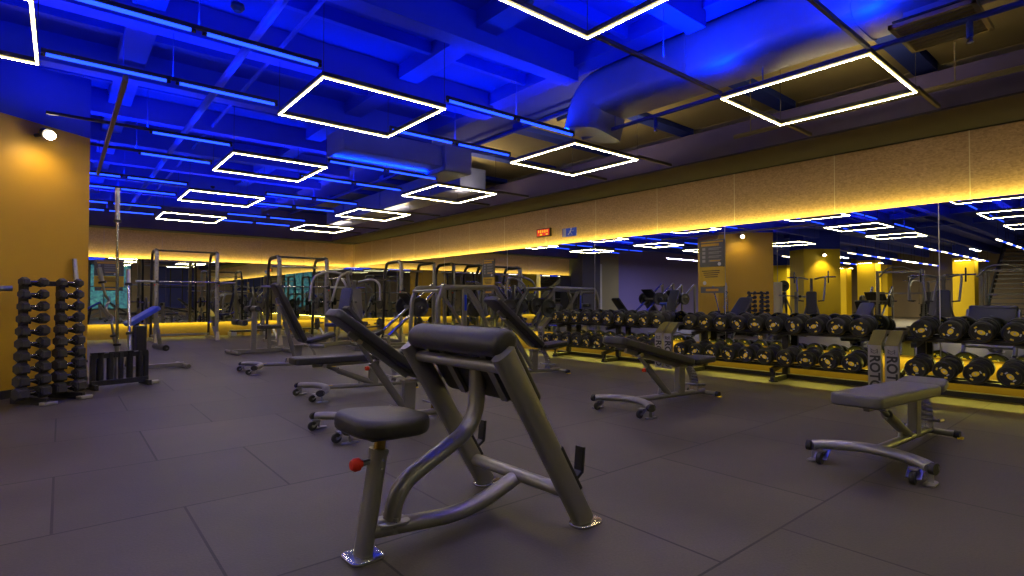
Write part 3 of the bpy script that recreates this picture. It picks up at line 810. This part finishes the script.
# racks
ROTO = None
def end_panel(y, label_side, parent):
    out = [(6.87, .03), (6.87, .545), (7.06, .70), (7.20, .70), (7.20, .66), (7.09, .66), (6.92, .52), (6.92, .03)]
    p = MB().prism(out, y - .062, y + .062); o = p.build('end_panel', ENDPANEL, parent)
    # slanted cover, the olive light on it put into its colour
    t = MB(); dx, dz = .19, .155; l = math.hypot(dx, dz); nx, nz = -dz / l * .004, dx / l * .004
    t.prism([(6.87 + nx, .545 + nz), (7.06 + nx, .70 + nz), (7.06, .70), (6.87, .545)], y - .062, y + .062)
    t.build('slanted_cover', OLIVETOP, o)
    # logo and lettering read downward on the front face (faces -X)
    Mt = Matrix.Translation((6.868, y - .004, .30)) @ Matrix(((0, 0, -1, 0), (0, 1, 0, 0), (1, 0, 0, 0), (0, 0, 0, 1)))
    # letters: local x -> -z (down), local y -> -y... build explicit basis
    B = Matrix(((0, 0, -1, 0), (0, -1, 0, 0), (-1, 0, 0, 0), (0, 0, 0, 1)))
    B = Matrix(((0, 0, -1), (0, 1, 0), (1, 0, 0)))
    ex_, ey_, ez_ = Vector((0, 0, -1)), Vector((0, -1, 0)), Vector((-1, 0, 0))
    rot = Matrix((ex_, ey_, ez_)).transposed().to_4x4()
    text_mb('ROTO', .135, Matrix.Translation((6.868, y, .245)) @ rot, 'rack_lettering', BLACKPR, o)
    lg = MB()
    for q in (0, 1):
        z0 = .505 - q * .055
        for a, b in (((.035, 0), (0, -.03)), ((-.035, 0), (0, -.03)), ((.035, -.028), (.0, -.058)), ((-.035, -.028), (0, -.058))):
            if q == 1: continue
            lg.bar((6.868, y + a[0], z0 + a[1] * .9), (6.868, y + b[0], z0 + b[1] * .9), .003, .014, (1, 0, 0))
    lg.bar((6.868, y - .03, .497), (6.868, y - .03, .455), .003, .009, (1, 0, 0))
    lg.bar((6.868, y + .03, .497), (6.868, y + .03, .455), .003, .009, (1, 0, 0))
    lg.build('rack_logo', BLACKPR, o)
def db_rack(label, y0, y1, legs, panels):
    r = E('dumbbell_rack', label, 'dumbbell rack', (0, 0, 0), 0, 'two tier dumbbell racks along the mirror')
    for nm, x, z in (('upper_shelf', 7.00, .715), ('lower_shelf', 6.88, .313)):
        m = MB()
        for off in (.18, .28):
            xx = x + off * math.cos(TILT); zz = z + off * math.sin(TILT) - .132
            m.bar((xx, y0, zz), (xx, y1, zz), .035, .045, (1, 0, 0), .004)
        m.build(nm, DARKM, r)
        c = MB()
        k = y0 + .12
        xx = x + .115 * math.cos(TILT)
        for ye in (y0, y1): MB().bar((x + .09, ye, z - .10), (x + .27, ye, z - .07), .02, .08).build('shelf_end', DARKM, r)
    MB().bar((7.37, y0, .041), (7.37, y1, .041), .06, .08, (1, 0, 0), .006).build('base_beam', DARKM, r)
    for y in legs:
        l = MB(); l.bar((7.36, y, .05), (7.37, y, .62), .06, .08, (0, 1, 0), .006); l.bar((6.95, y, .145), (7.36, y, .20), .05, .05, (0, 1, 0)); l.bar((7.06, y, .55), (7.36, y, .59), .05, .05, (0, 1, 0))
        lo = l.build('upright', DARKM, r)
        l2 = MB(); l2.bar((6.96, y, .03), (7.36, y, .03), .06, .05, (0, 1, 0), .006); l2.tube([(7.0, y, .0), (7.0, y, .02)], .055, 14); l2.tube([(7.0, y, .02), (7.01, y, .16)], .022, 10)
        l2.build('foot', DARKM, r)
    for y in panels: end_panel(y, 0, r)
    return r
db_rack('far dumbbell rack, ending behind the slightly raised bench', 4.90, 7.48, (6.02, 7.2), (7.46, 4.86))
db_rack('middle dumbbell rack between the pairs of white lettered end panels', 2.12, 4.66, (3.22, 4.4), (4.70, 2.06))
db_rack('near dumbbell rack running out of the picture beside the flat bench', .1, 1.86, (.35, 1.75), (1.90,))

# ------------------------------------------------------------------ vertical hex dumbbell tower by the orange column
TX = Vector((math.cos(CR), math.sin(CR), 0)); TN = Vector((-math.sin(CR), math.cos(CR), 0))
tower = E('dumbbell_tower', 'black vertical dumbbell stand with two columns in front of the orange column', 'dumbbell rack', (-.085, 7.45, 0), CR)
cols = (-.235, .125)
for cx in cols:
    MB().bar((cx, .03, .03), (cx, .03, 1.24), .07, .05, (1, 0, 0), .004).build('post', DARKM, tower)
    MB().bar((cx, -.30, .02), (cx, .16, .02), .10, .035, (1, 0, 0), .004).build('base_foot', DARKM, tower)
    MB().pad(.13, .09, .03, .02, .005, Matrix.Translation((cx, -.31, .022))).build('foot_end', SILVERP, tower)
    cr_ = MB()
    for k in range(10):
        z = .105 + k * .122
        cr_.bar((cx - .045, .02, z + .01), (cx - .045, -.13, z - .02), .012, .03); cr_.bar((cx + .045, .02, z + .01), (cx + .045, -.13, z - .02), .012, .03)
        cr_.bar((cx - .045, -.125, z - .018), (cx - .045, -.13, z + .015), .012, .01); cr_.bar((cx + .045, -.125, z - .018), (cx + .045, -.13, z + .015), .012, .01)
    cr_.build('cradle_arms', DARKM, tower)
MB().bar((cols[0], .03, 1.21), (cols[1], .03, 1.21), .05, .05, bev=.004).build('top_bar', DARKM, tower)
MB().bar((cols[0], .03, .10), (cols[1], .03, .10), .05, .05, bev=.004).build('bottom_bar', DARKM, tower)
for ci, cx in enumerate(cols):
    for k in range(10):
        z = .122 + k * .122; sc = 1.0 - .036 * k
        c = Matrix.Translation((-.085, 7.45, 0)) @ Matrix.Rotation(CR, 4, 'Z') @ Vector((cx, -.10, z))
        d = E('hex_dumbbell', 'hex dumbbell with chrome grip, %s from the floor in the %s column of the stand' % (ordn[k], ['outer' , 'inner'][ci]) , 'dumbbell', c, CR, 'hex dumbbells on the vertical stand')
        d['label'] = 'hex dumbbell, %s from the floor in the stand column %s' % (ordn[k], ['away from the barbells', 'beside the barbells'][ci])
        rad = .069 * sc; hl = .105 * sc
        for s in (-1, 1):
            m = MB(); prof = [(rad * .72, .052), (rad, .052 + .012), (rad, .052 + hl - .014), (rad * .78, .052 + hl)]
            MM = Matrix.Identity(4) if s > 0 else Matrix.Rotation(PI, 4, 'Z')
            m.lathe(prof, 6, MM @ Matrix.Rotation(PI / 6, 4, 'X'), False); m.build('head', RUBHEX, d)
        MB().tube([(-.056, 0, 0), (0, 0, 0), (.056, 0, 0)], [.012, .015, .012], 10).build('handle', CHROME, d)

# ------------------------------------------------------------------ barbells and their floor rack
def barbell(label, p0, p1, sleeve=.40, ez=False, name='barbell'):
    p0, p1 = Vector(p0), Vector(p1); d = (p1 - p0); L = d.length; n = d / L
    r = E(name, label, 'barbell', p0)
    q0 = Vector((0, 0, 0)); q1 = d
    if ez:
        s = n.orthogonal().normalized() * .05
        pts = [q0 + n * sleeve * .9, q0 + d * .34, q0 + d * .40 + s, q0 + d * .46 - s * .6, q0 + d * .54 - s * .6, q0 + d * .60 + s, q0 + d * .66, q1 - n * sleeve * .9]
        MB().tube(fillet(pts, .05, 3), .014, 10).build('bar_shaft', STEEL, r)
    else: MB().tube([q0 + n * sleeve * .9, q1 - n * sleeve * .9], .017, 12).build('bar_shaft', CHROME, r)
    for a, b, c in ((q0, q0 + n * sleeve, n), (q1 - n * sleeve, q1, -n)):
        MB().tube([a, b], .025, 14).build('sleeve', STEEL, r)
        e = b if c == n else a
        MB().tube([e - n * .008, e + n * .018], .040, 16).build('collar', DARKM, r)
    return r
rk = E('barbell_floor_rack', 'low black barbell rack on the floor between dumbbell stand and blue lit bench', 'barbell rack', (.555, 8.02, 0), math.atan2(.11, .44))
for x in (-.27, .27):
    MB().bar((x, -.14, .025), (x, .16, .025), .07, .04, (1, 0, 0), .004).build('runner', DARKM, rk)
    MB().bar((x, 0, .04), (x, 0, .40), .05, .05, (1, 0, 0), .004).build('upright', DARKM, rk)
MB().pad(.10, .08, .035, .02, .005, Matrix.Translation((.33, -.10, .03))).build('runner_end', SILVERP, rk)
MB().bar((-.29, 0, .39), (.29, 0, .39), .07, .05, (0, 1, 0), .004).build('top_plate', DARKM, rk)
MB().bar((-.29, -.02, .07), (.29, -.02, .07), .06, .05, (0, 1, 0), .004).build('lower_plate', DARKM, rk)
for x in (-.20, -.10, 0., .10, .20):
    MB().tube([(x, 0, .09), (x, 0, .41)], .036, 14).build('holder_tube', DARKM, rk)
MB().box((.215, .02, .57), (.11, .10, .30), None, .01).build('tall_holder', DARKM, rk)
RM = Matrix.Translation((.555, 8.02, 0)) @ Matrix.Rotation(math.atan2(.11, .44), 4, 'Z')
barbell('tall chrome barbell standing upright in the low barbell rack', RM @ Vector((-.03, 0, .10)), RM @ Vector((-.045, .02, 2.38)), .40)
barbell('short curl bar with bent grips standing in the low barbell rack', RM @ Vector((-.02, .03, .43)), RM @ Vector((-.20, .08, 1.42)), .18, True, 'curl_bar')
barbell('straight short barbell standing at the back of the low barbell rack', RM @ Vector((.10, .0, .43)), RM @ Vector((.155, .25, 1.42)), .2)
barbell('thin barbell leaning against the edge of the orange column', (.24, 8.02, .02), (.115, 8.20, 1.52), .30)
for k, x in enumerate((-.2, .1)):
    d = E('loose_collar', 'dark clamp resting on top of the low barbell rack, %s' % ['end next to the dumbbell stand', 'below the tall chrome barbell'][k], 'clamp', RM @ Vector((x, -.03, .415)))
    MB().lathe([(.02, -.012), (.034, -.012), (.034, .012), (.02, .012)], 14, Matrix.Rotation(PI / 2, 4, 'Y')).build('ring', DARKM, d)
    MB().bar((.03, 0, 0), (.075, 0, .005), .012, .012).build('lever', STEEL, d)
# bar end entering at the picture edge, on its own stand
st = E('bar_stand', 'grey upright stand holding a bar end beside the orange column', 'stand', (-1.05, 6.72, 0))
MB().bar((0, 0, .0), (0, 0, 1.25), .07, .07).build('upright', FRAME, st)
MB().box((0, 0, .02), (.4, .5, .04), None, .01).build('base_plate', FRAME, st)
MB().bar((0, -.04, 1.08), (0, .09, 1.08), .08, .02).build('saddle', DARKM, st)
barbell('bar end with knurled sleeve poking in beside the orange column', (-1.45, 6.64, 1.115), (-.352, 6.88, 1.15), .22)

# ------------------------------------------------------------------ bench with blue lit pad
bb = E('back_extension_bench', 'small bench with blue lit slanted pad standing behind the low barbell rack', 'gym bench', (.86, 9.6, 0), R(8))
MB().pad(.46, .36, .06, .05, .018, Matrix.Translation((.06, 0, .80)) @ Matrix.Rotation(R(-33), 4, 'Y')).build('slanted_pad', BLUEV, bb)
MB().bar((-.12, 0, .03), (.0, 0, .74), .07, .05, (0, 1, 0), .005).build('post', DARKM, bb)
MB().bar((.22, 0, .86), (.30, 0, .30), .05, .04, (0, 1, 0), .005).build('slanted_bar', FRAME, bb)
MB().bar((-.25, 0, .05), (.62, 0, .05), .06, .06, (0, 1, 0), .005).build('spine', FRAME, bb)
MB().tube([(-.22, -.28, .04), (-.22, .28, .04)], .03, 12).build('cross_foot', STEEL, bb)
MB().tube([(.60, -.28, .04), (.60, .28, .04)], .03, 12).build('cross_foot', STEEL, bb)
MB().tube([(.30, -.26, .33), (.30, .26, .33)], .045, 14).build('leg_roller', VINYL, bb)
MB().tube([(.30, -.30, .33), (.30, .30, .33)], .014, 8).build('roller_rod', CHROME, bb)

# ------------------------------------------------------------------ power racks
def half_rack(label, loc, w=1.31, d=1.25, h=2.24, rz=0, bar=True, fm=FRAME):
    r = E('power_rack', label, 'power rack', loc, rz, 'power racks by the mirrors')
    W = w / 2
    for s in (-1, 1):
        x = s * W
        MB().tube(fillet([(x, 0, .05), (x, 0, h - .04), (x, .10, h)], .06), .045, 14, .032, up=(0, 1, 0), sq=3).build('front_upright', fm, r)
        MB().tube(fillet([(x, .08, h), (x, d * .62, h - .01), (x, d * .72, h - .25), (x, d * .80, .05)], .12), .04, 14, .03, up=(0, 1, 0), sq=3).build('rear_upright', DARKM, r)
        MB().bar((x, -.12, .035), (x, d, .035), .08, .06, (1, 0, 0), .006).build('runner', fm, r)
        MB().bar((x + s * .0, .0, .05), (x, .42, .33), .04, .05, (1, 0, 0)).build('brace', fm, r)
        MB().prism([(-.05, 0), (.05, 0), (.03, .22), (-.03, .22)], -.14, -.10, Matrix.Translation((x, 0, .0))).build('kick_plate', CREAM, r)
        hs = MB()
        for q in range(9): hs.tube([(x, -.0465, .55 + q * .17), (x, -.050, .55 + q * .17)], .009, 8)
        hs.build('pin_holes', BLACK, r)
        j = MB(); j.bar((x - s * .01, -.04, 1.44 / 2.24 * h), (x - s * .01, -.13, 1.44 / 2.24 * h), .05, .03); j.bar((x - s * .01, -.13, 1.43 / 2.24 * h), (x - s * .01, -.14, 1.51 / 2.24 * h), .05, .015); j.build('bar_hook', DARKM, r)
        MB().tube([(x + s * .03, -.02, .62 * h), (x + s * .05, -.02, .62 * h)], .02, 10).build('red_knob', RED, r)
        for zz in (.42, .95):
            MB().tube([(x, d * .76, zz), (x + s * .26, d * .76, zz + .02)], .022, 10).build('plate_peg', CHROME, r)
            pl_ = MB(); pl_.lathe([(.02, -.02), (.15, -.02), (.155, -.01), (.155, .01), (.15, .02), (.02, .02)], 22, Matrix.Translation((x + s * .11, d * .76, zz)))
            pl_.build('weight_plate', PLATEGR, r)
    MB().tube([(-W - .03, .02, h - .01), (W + .03, .02, h - .01)], .022, 12).build('pull_up_bar', DARKM, r)
    MB().tube([(-W, d * .5, .90 * h), (W, d * .5, .90 * h)], .02, 10).build('rear_crossbar', STEEL, r)
    MB().bar((-W, d * .76, .12), (W, d * .76, .12), .06, .05, bev=.004).build('floor_crossbar', fm, r)
    if bar:
        Mx = Matrix.Translation(loc) @ Matrix.Rotation(rz, 4, 'Z')
        z = 1.47 / 2.24 * h
        barbell('chrome barbell resting on the hooks of the ' + bar, Mx @ Vector((-W - .42, -.085, z)), Mx @ Vector((W + .42, -.085, z)), .40)
    return r
half_rack('tall power rack before the back mirror beyond the blue lit bench', (2.42, 15.55, 0), bar='rack before the back mirror')
half_rack('power rack with curved top behind the steeply reclined bench', (4.40, 13.0, 0), 1.10, 1.2, 2.03, bar='rack behind the steeply reclined bench')
half_rack('power rack standing in the corner next to the dumbbell wall mirror', (6.75, 11.75, 0), .92, 1.2, 1.96, bar=None)

# step platforms under the back mirror
for i, (x, y) in enumerate(((4.15, 16.85), (5.6, 16.9))):
    s_ = E('step_platform', ['grey exercise step lying under the glowing back mirror edge, beside the power rack', 'grey exercise step under the back mirror close to the corner'][i], 'step platform', (x, y, 0), 0, 'exercise steps by the back mirror')
    MB().pad(.95, .36, .05, .06, .012, Matrix.Translation((0, 0, .145))).build('deck', DARKM, s_)
    for s in (-1, 1): MB().pad(.16, .40, .12, .04, .012, Matrix.Translation((s * .42, 0, .06))).build('end_block', SILVERP, s_)
    MB().pad(.3, .30, .10, .04, .01, Matrix.Translation((.0, 0, .06))).build('middle_block', YELMARK if i == 0 else DARKM, s_)

# ------------------------------------------------------------------ machines
def plate(mb, c, r=.22, t=.04, axis='y'):
    M = Matrix.Translation(c) @ (Matrix.Rotation(PI / 2, 4, 'Z') if axis == 'y' else Matrix.Identity(4))
    return mb.lathe([(.026, -t / 2), (r * .35, -t / 2), (r * .4, -t * .3), (r * .85, -t * .3), (r * .9, -t / 2), (r, -t * .4), (r, t * .4), (r * .9, t / 2), (r * .85, t * .3), (r * .4, t * .3), (r * .35, t / 2), (.026, t / 2)], 24, M)
def leg_press(label, loc, rz, plates=True, sc=1.0, slab=VINYL):
    r = E('leg_press', label, 'gym machine', loc, rz, 'leg press machines'); r.scale = (sc,) * 3
    for y in (-.32, .32):
        MB().bar((-1.1, y, .05), (1.2, y, .05), .07, .07, (0, 1, 0), .006).build('base_rail', FRAME, r)
        MB().tube([(-.35, y, .30), (.95, y, 1.45)], .035, 14).build('guide_rail', CHROME, r)
        MB().bar((1.0, y, .05), (.98, y, 1.46), .07, .06, (0, 1, 0), .006).build('rear_post', FRAME, r)
        MB().tube([(-.35, y, .06), (-.35, y, .32)], .035, 10).build('front_post', FRAME, r)
        MB().tube([(-.85, y * 1.15, .50), (-.55, y * 1.15, .52)], .018, 10).build('hand_grip', RUBBER, r)
    for x in (-1.05, 1.15): MB().bar((x, -.36, .05), (x, .36, .05), .07, .07, bev=.006).build('cross_foot', FRAME, r)
    MB().pad(.80, .46, .09, .06, .02, Matrix.Translation((-.95, 0, .62)) @ Matrix.Rotation(R(52), 4, 'Y')).build('backrest', slab, r)
    MB().pad(.40, .42, .09, .06, .02, Matrix.Translation((-.58, 0, .33)) @ Matrix.Rotation(R(-20), 4, 'Y')).build('seat', slab, r)
    MB().bar((-.85, 0, .07), (-.95, 0, .55), .06, .06, (0, 1, 0)).build('seat_post', FRAME, r)
    M = Matrix.Translation((.28, 0, 1.02)) @ Matrix.Rotation(R(-42 + 90), 4, 'Y')
    MB().box((0, 0, 0), (.62, .66, .03), M, .008).build('foot_plate', DARKM, r)
    MB().bar((.30, -.5, .92), (.30, .5, .92), .06, .06, bev=.005).build('sled', FRAME, r)
    for s in (-1, 1):
        MB().tube([(.30, s * .36, .92), (.30, s * .64, .92)], .024, 10).build('plate_peg', CHROME, r)
        if plates:
            for q in (.42, .48):
                plate(MB(), (.30, s * q, .92)).build('weight_plate', PLATEGR, r)
    return r
def press_machine(label, loc, rz, plates=True, pad=VINYL, arm_up=True, fm=FRAME, h=1.65):
    r = E('chest_press', label, 'gym machine', loc, rz, 'seated press machines')
    MB().bar((-.75, 0, .05), (.70, 0, .05), .08, .07, (0, 1, 0), .006).build('spine', fm, r)
    for x in (-.72, .68): MB().tube([(x, -.42, .05), (x, .42, .05)], .035, 12).build('cross_foot', fm, r)
    MB().pad(.40, .34, .08, .06, .02, Matrix.Translation((.02, 0, .47))).build('seat', pad, r)
    MB().bar((.02, 0, .06), (.02, 0, .43), .06, .06, (0, 1, 0)).build('seat_post', fm, r)
    MB().pad(.78, .32, .08, .06, .02, Matrix.Translation((-.24, 0, .92)) @ Matrix.Rotation(R(78), 4, 'Y')).build('backrest', pad, r)
    MB().tube(fillet([(-.45, 0, .06), (-.42, 0, 1.2), (-.30, 0, h)], .2), .045, 14, .035).build('main_post', fm, r)
    for s in (-1, 1):
        a = MB()
        a.tube(fillet([(-.32, s * .10, h - .03), (-.10, s * .40, h + .05), (.32, s * .42, h - .10), (.45, s * .36, 1.0)], .18), .028, 12)
        a.build('press_arm', fm, r)
        MB().tube([(.45, s * .38, 1.0), (.44, s * .20, .98)], .02, 10).build('hand_grip', RUBBER, r)
        MB().tube([(-.10, s * .40, h + .03), (-.10, s * .72, h + .03)], .024, 10).build('plate_peg', CHROME, r)
        if plates: plate(MB(), (-.10, s * .5, h + .03), .20).build('weight_plate', PLATEGR, r)
        MB().bar((-.68, s * .34, .06), (-.38, s * .06, 1.1), .05, .05).build('side_brace', fm, r)
    return r
def frame_machine(label, loc, rz):
    r = E('bench_press_frame', label, 'gym machine', loc, rz)
    for y in (-.45, .45):
        MB().tube(fillet([(-.70, y, .04), (-.66, y, 1.0), (-.55, y, 1.27), (.70, y, 1.29), (.98, y, .96), (1.25, y, .40)], .06), .04, 14, .034, up=(0, 1, 0), sq=3).build('side_frame', FRAME, r)
        MB().bar((-.05, y, 1.25), (-.05, y, .05), .08, .07, (0, 1, 0), .005).build('middle_post', FRAME, r)
        MB().bar((.0, y, 1.22), (.72, y, .30), .06, .05, (0, 1, 0), .004).build('diagonal_brace', FRAME, r)
        MB().bar((-.85, y, .05), (1.30, y, .05), .07, .07, (0, 1, 0), .006).build('runner', FRAME, r)
        MB().tube([(-.2, y, .42), (.9, y, .47)], .02, 10).build('guide_rod', CHROME, r)
    MB().box((-.05, -.488, .98), (.05, .006, .30)).build('blue_label', BLUELBL, r)
    for x, z in ((-.62, 1.2), (.70, 1.27), (1.22, .42), (-.62, .30)): MB().tube([(x, -.45, z), (x, .45, z)], .03, 12).build('crossbar', FRAME, r)
    for s in (-1, 1):
        MB().tube([(.98, s * .47, .85), (.98, s * .76, .85)], .024, 10).build('plate_peg', CHROME, r)
        plate(MB(), (.98, s * .56, .85), .20).build('weight_plate', PLATEGR, r)
    MB().pad(.9, .30, .07, .05, .018, Matrix.Translation((.2, 0, .46))).build('bench_pad', VINYL, r)
    MB().bar((.2, 0, .05), (.2, 0, .42), .07, .07).build('bench_post', FRAME, r)
    return r
def cable_tower(label, loc, rz, w=1.3, h=2.0, full=True, fm=FRAME):
    r = E('cable_station', label, 'gym machine', loc, rz, 'cable stations')
    for s in (-1, 1):
        x = s * w / 2
        for y in (-.18, .18): MB().bar((x, y, .04), (x, y, h), .06, .06, bev=.005).build('upright', fm, r)
        st_ = MB()
        for q in range(14): st_.box((x, 0, .14 + q * .055), (.16, .26, .048))
        st_.build('weight_stack', PLATEGR, r)
        MB().box((x, 0, .03), (.30, .60, .06), None, .008).build('base_box', fm, r)
        MB().tube([(x - s * .12, 0, .9), (x - s * .12, 0, h - .06)], .006, 6).build('cable', CHROME, r)
        MB().tube([(x - s * .12, -.08, .9), (x - s * .12, .08, .9)], .016, 8).build('cable_grip', RUBBER, r)
    MB().bar((-w / 2, 0, h - .04), (w / 2, 0, h - .04), .08, .08, bev=.006).build('top_beam', fm, r)
    MB().bar((-w / 2, 0, h * .62), (w / 2, 0, h * .62), .05, .05).build('middle_beam', fm, r)
    if full:
        MB().tube(fillet([(-.35, -.2, h - .02), (-.1, -.3, h + .12), (.3, -.34, h + .10), (.5, -.6, h - .22)], .15), .024, 10).build('handle_bar', fm, r)
    return r
frame_machine('low steel frame machine with diagonal braces and blue label near the far rack', (5.95, 9.0, 0), R(2))
leg_press('leg press with chrome rails between the corner rack and the frame machine', (5.62, 10.6, 0), R(-8), True, .95, BLUEV if False else VINYL)
press_machine('seated press machine with upright dark pad left of the leg press rails', (4.80, 12.0, 0), R(200), False, mat('blue_lit_dark_vinyl', (.03, .035, .13), .4))  # blue light on this pad put into its dark vinyl colour
press_machine('seated press machine with tall grey pad beside the corner power rack', (5.55, 12.5, 0), R(-95), False, GREYVIN, h=1.5)
# roller bench behind the reclined bench
rb = E('leg_curl_bench', 'low leg roller bench with padded rollers behind the reclined bench', 'gym bench', (2.92, 11.3, 0), R(5))
MB().bar((-.45, 0, .05), (.55, 0, .05), .07, .06, (0, 1, 0), .005).build('spine', FRAME, rb)
for x in (-.42, .52): MB().tube([(x, -.36, .045), (x, .36, .045)], .032, 12).build('cross_foot', STEEL, rb)
MB().bar((-.05, 0, .06), (-.02, 0, .92), .09, .07, (0, 1, 0), .006).build('post', FRAME, rb)
for z, x in ((.86, -.08), (.60, -.30)):
    MB().tube([(x, -.30, z), (x, -.06, z)], .055, 14).tube([(x, .06, z), (x, .30, z)], .055, 14).build('padded_roller', VINYL, rb)
    MB().tube([(x, -.32, z), (x, .32, z)], .014, 8).build('roller_rod', CHROME, rb)
MB().bar((-.30, 0, .60), (-.05, 0, .66), .05, .05, (0, 1, 0)).build('roller_arm', FRAME, rb)
MB().pad(.42, .30, .07, .05, .016, Matrix.Translation((.25, 0, .50))).build('seat', VINYL, rb)
MB().bar((.25, 0, .06), (.25, 0, .46), .06, .06).build('seat_post', FRAME, rb)

# machines on the side of the hall that the mirrors show
leg_press('plate loaded leg press before the mauve wall, nearer the olive wall', (-3.3, 13.6, 0), R(200), True, 1.15, DARKM)
leg_press('plate loaded leg press before the mauve wall, nearer the orange column', (-5.5, 13.9, 0), R(190), True, 1.15, GREYVIN)
cable_tower('square grey cable station with weight stacks seen in the mirror over the white end panels', (-6.6, 5.7, 0), R(80), 1.25, 2.0)
cable_tower('wide cable station seen in the mirror at the picture edge', (-5.6, 2.9, 0), R(95), 1.0, 1.9)
cable_tower('narrow cable station in the mirror between the orange and the big yellow column', (-6.0, 10.7, 0), R(60), .8, 1.85, False)
press_machine('press machine with raised arms seen in the mirror before the big yellow column', (-4.3, 7.6, 0), R(-20), True, h=1.75)
press_machine('press machine with curved arms in the mirror right of the bright seam', (-5.8, 4.7, 0), R(20), False, GREYVIN, h=1.75)
press_machine('press machine with dark pad in the mirror beside the curved arm machine', (-4.2, 4.05, 0), R(-10), True, h=1.7)
press_machine('plate loaded press machine in the mirror just after the orange column edge', (-5.6, 9.4, 0), R(40), True, h=1.5)
leg_press('leg press in the mirror behind the upper dumbbells of the middle rack', (-9.0, 7.2, 0), R(180), True, 1.05)
press_machine('distant press machine in the mirror below the linear lights', (-9.2, 5.6, 0), R(0), True, h=1.7)
hb = E('punching_bag', 'cream hanging bag seen in the mirror beside the orange column', 'punching bag', (-4.4, 8.75, 0))
MB().tube([(0, 0, .55), (0, 0, .57), (0, 0, 1.62), (0, 0, 1.64)], [.13, .15, .15, .13], 20).build('bag', CREAM, hb)
MB().tube([(0, 0, 1.64), (0, 0, ZC)], .008, 6).build('chain', STEEL, hb)
tag(MB().box((-4.55, BY - .36, 1.55), (.28, .06, 2.3), None, .01).build('wall_light_panel', mat('pale_panel', (.6, .58, .42), .6)), 'tall pale panel on the olive wall beside the dark pillar', 'panel')
# open stair in the far hall
sr = E('open_stair', 'dark open stair rising in the far hall beside a yellow column', 'stair', (-13.0, 3.5, 0), 0)
for s in (-1, 1): MB().bar((1.6, s * .95, 0), (-3.9, s * .95, 3.70), .30, .06, (0, 1, 0)).build('stringer', DARKM, sr)
for k in range(19):
    t = (k + .5) / 19; MB().box((1.6 - 5.5 * t, 0, 3.70 * t), (.28, 1.86, .04)).build('tread', DARKM, sr)

# ------------------------------------------------------------------ world, camera, view
w = bpy.data.worlds.new('world'); SC.world = w; w.use_nodes = True
w.node_tree.nodes['Background'].inputs[0].default_value = (.03, .03, .05, 1); w.node_tree.nodes['Background'].inputs[1].default_value = .2
for x, y in ((-4, 0), (3, -1.5), (8, 0)): pass
cd = bpy.data.cameras.new('camera'); cam = bpy.data.objects.new('camera', cd); COL.objects.link(cam)
cd.sensor_width = 36; cd.lens = 543.57 / 1024 * 36; cd.clip_end = 200; cd.clip_start = .05
cam.location = (0, 0, 1.05); cam.rotation_euler = (PI / 2 + R(1.157), 0, -R(39.68))
SC.camera = cam
SC.view_settings.view_transform = 'Standard'; SC.view_settings.look = 'None'; SC.view_settings.gamma = 1
SC.view_settings.use_curve_mapping = False; SC.view_settings.exposure = 0.
cy = SC.cycles
cy.use_denoising = True
try: cy.denoiser = 'OPENIMAGEDENOISE'; cy.denoising_input_passes = 'RGB_ALBEDO_NORMAL'
except Exception: pass
cy.max_bounces = 10; cy.glossy_bounces = 7; cy.diffuse_bounces = 4; cy.transmission_bounces = 2
cy.sample_clamp_indirect = 4.; cy.caustics_reflective = False; cy.caustics_refractive = False
cy.use_light_tree = True
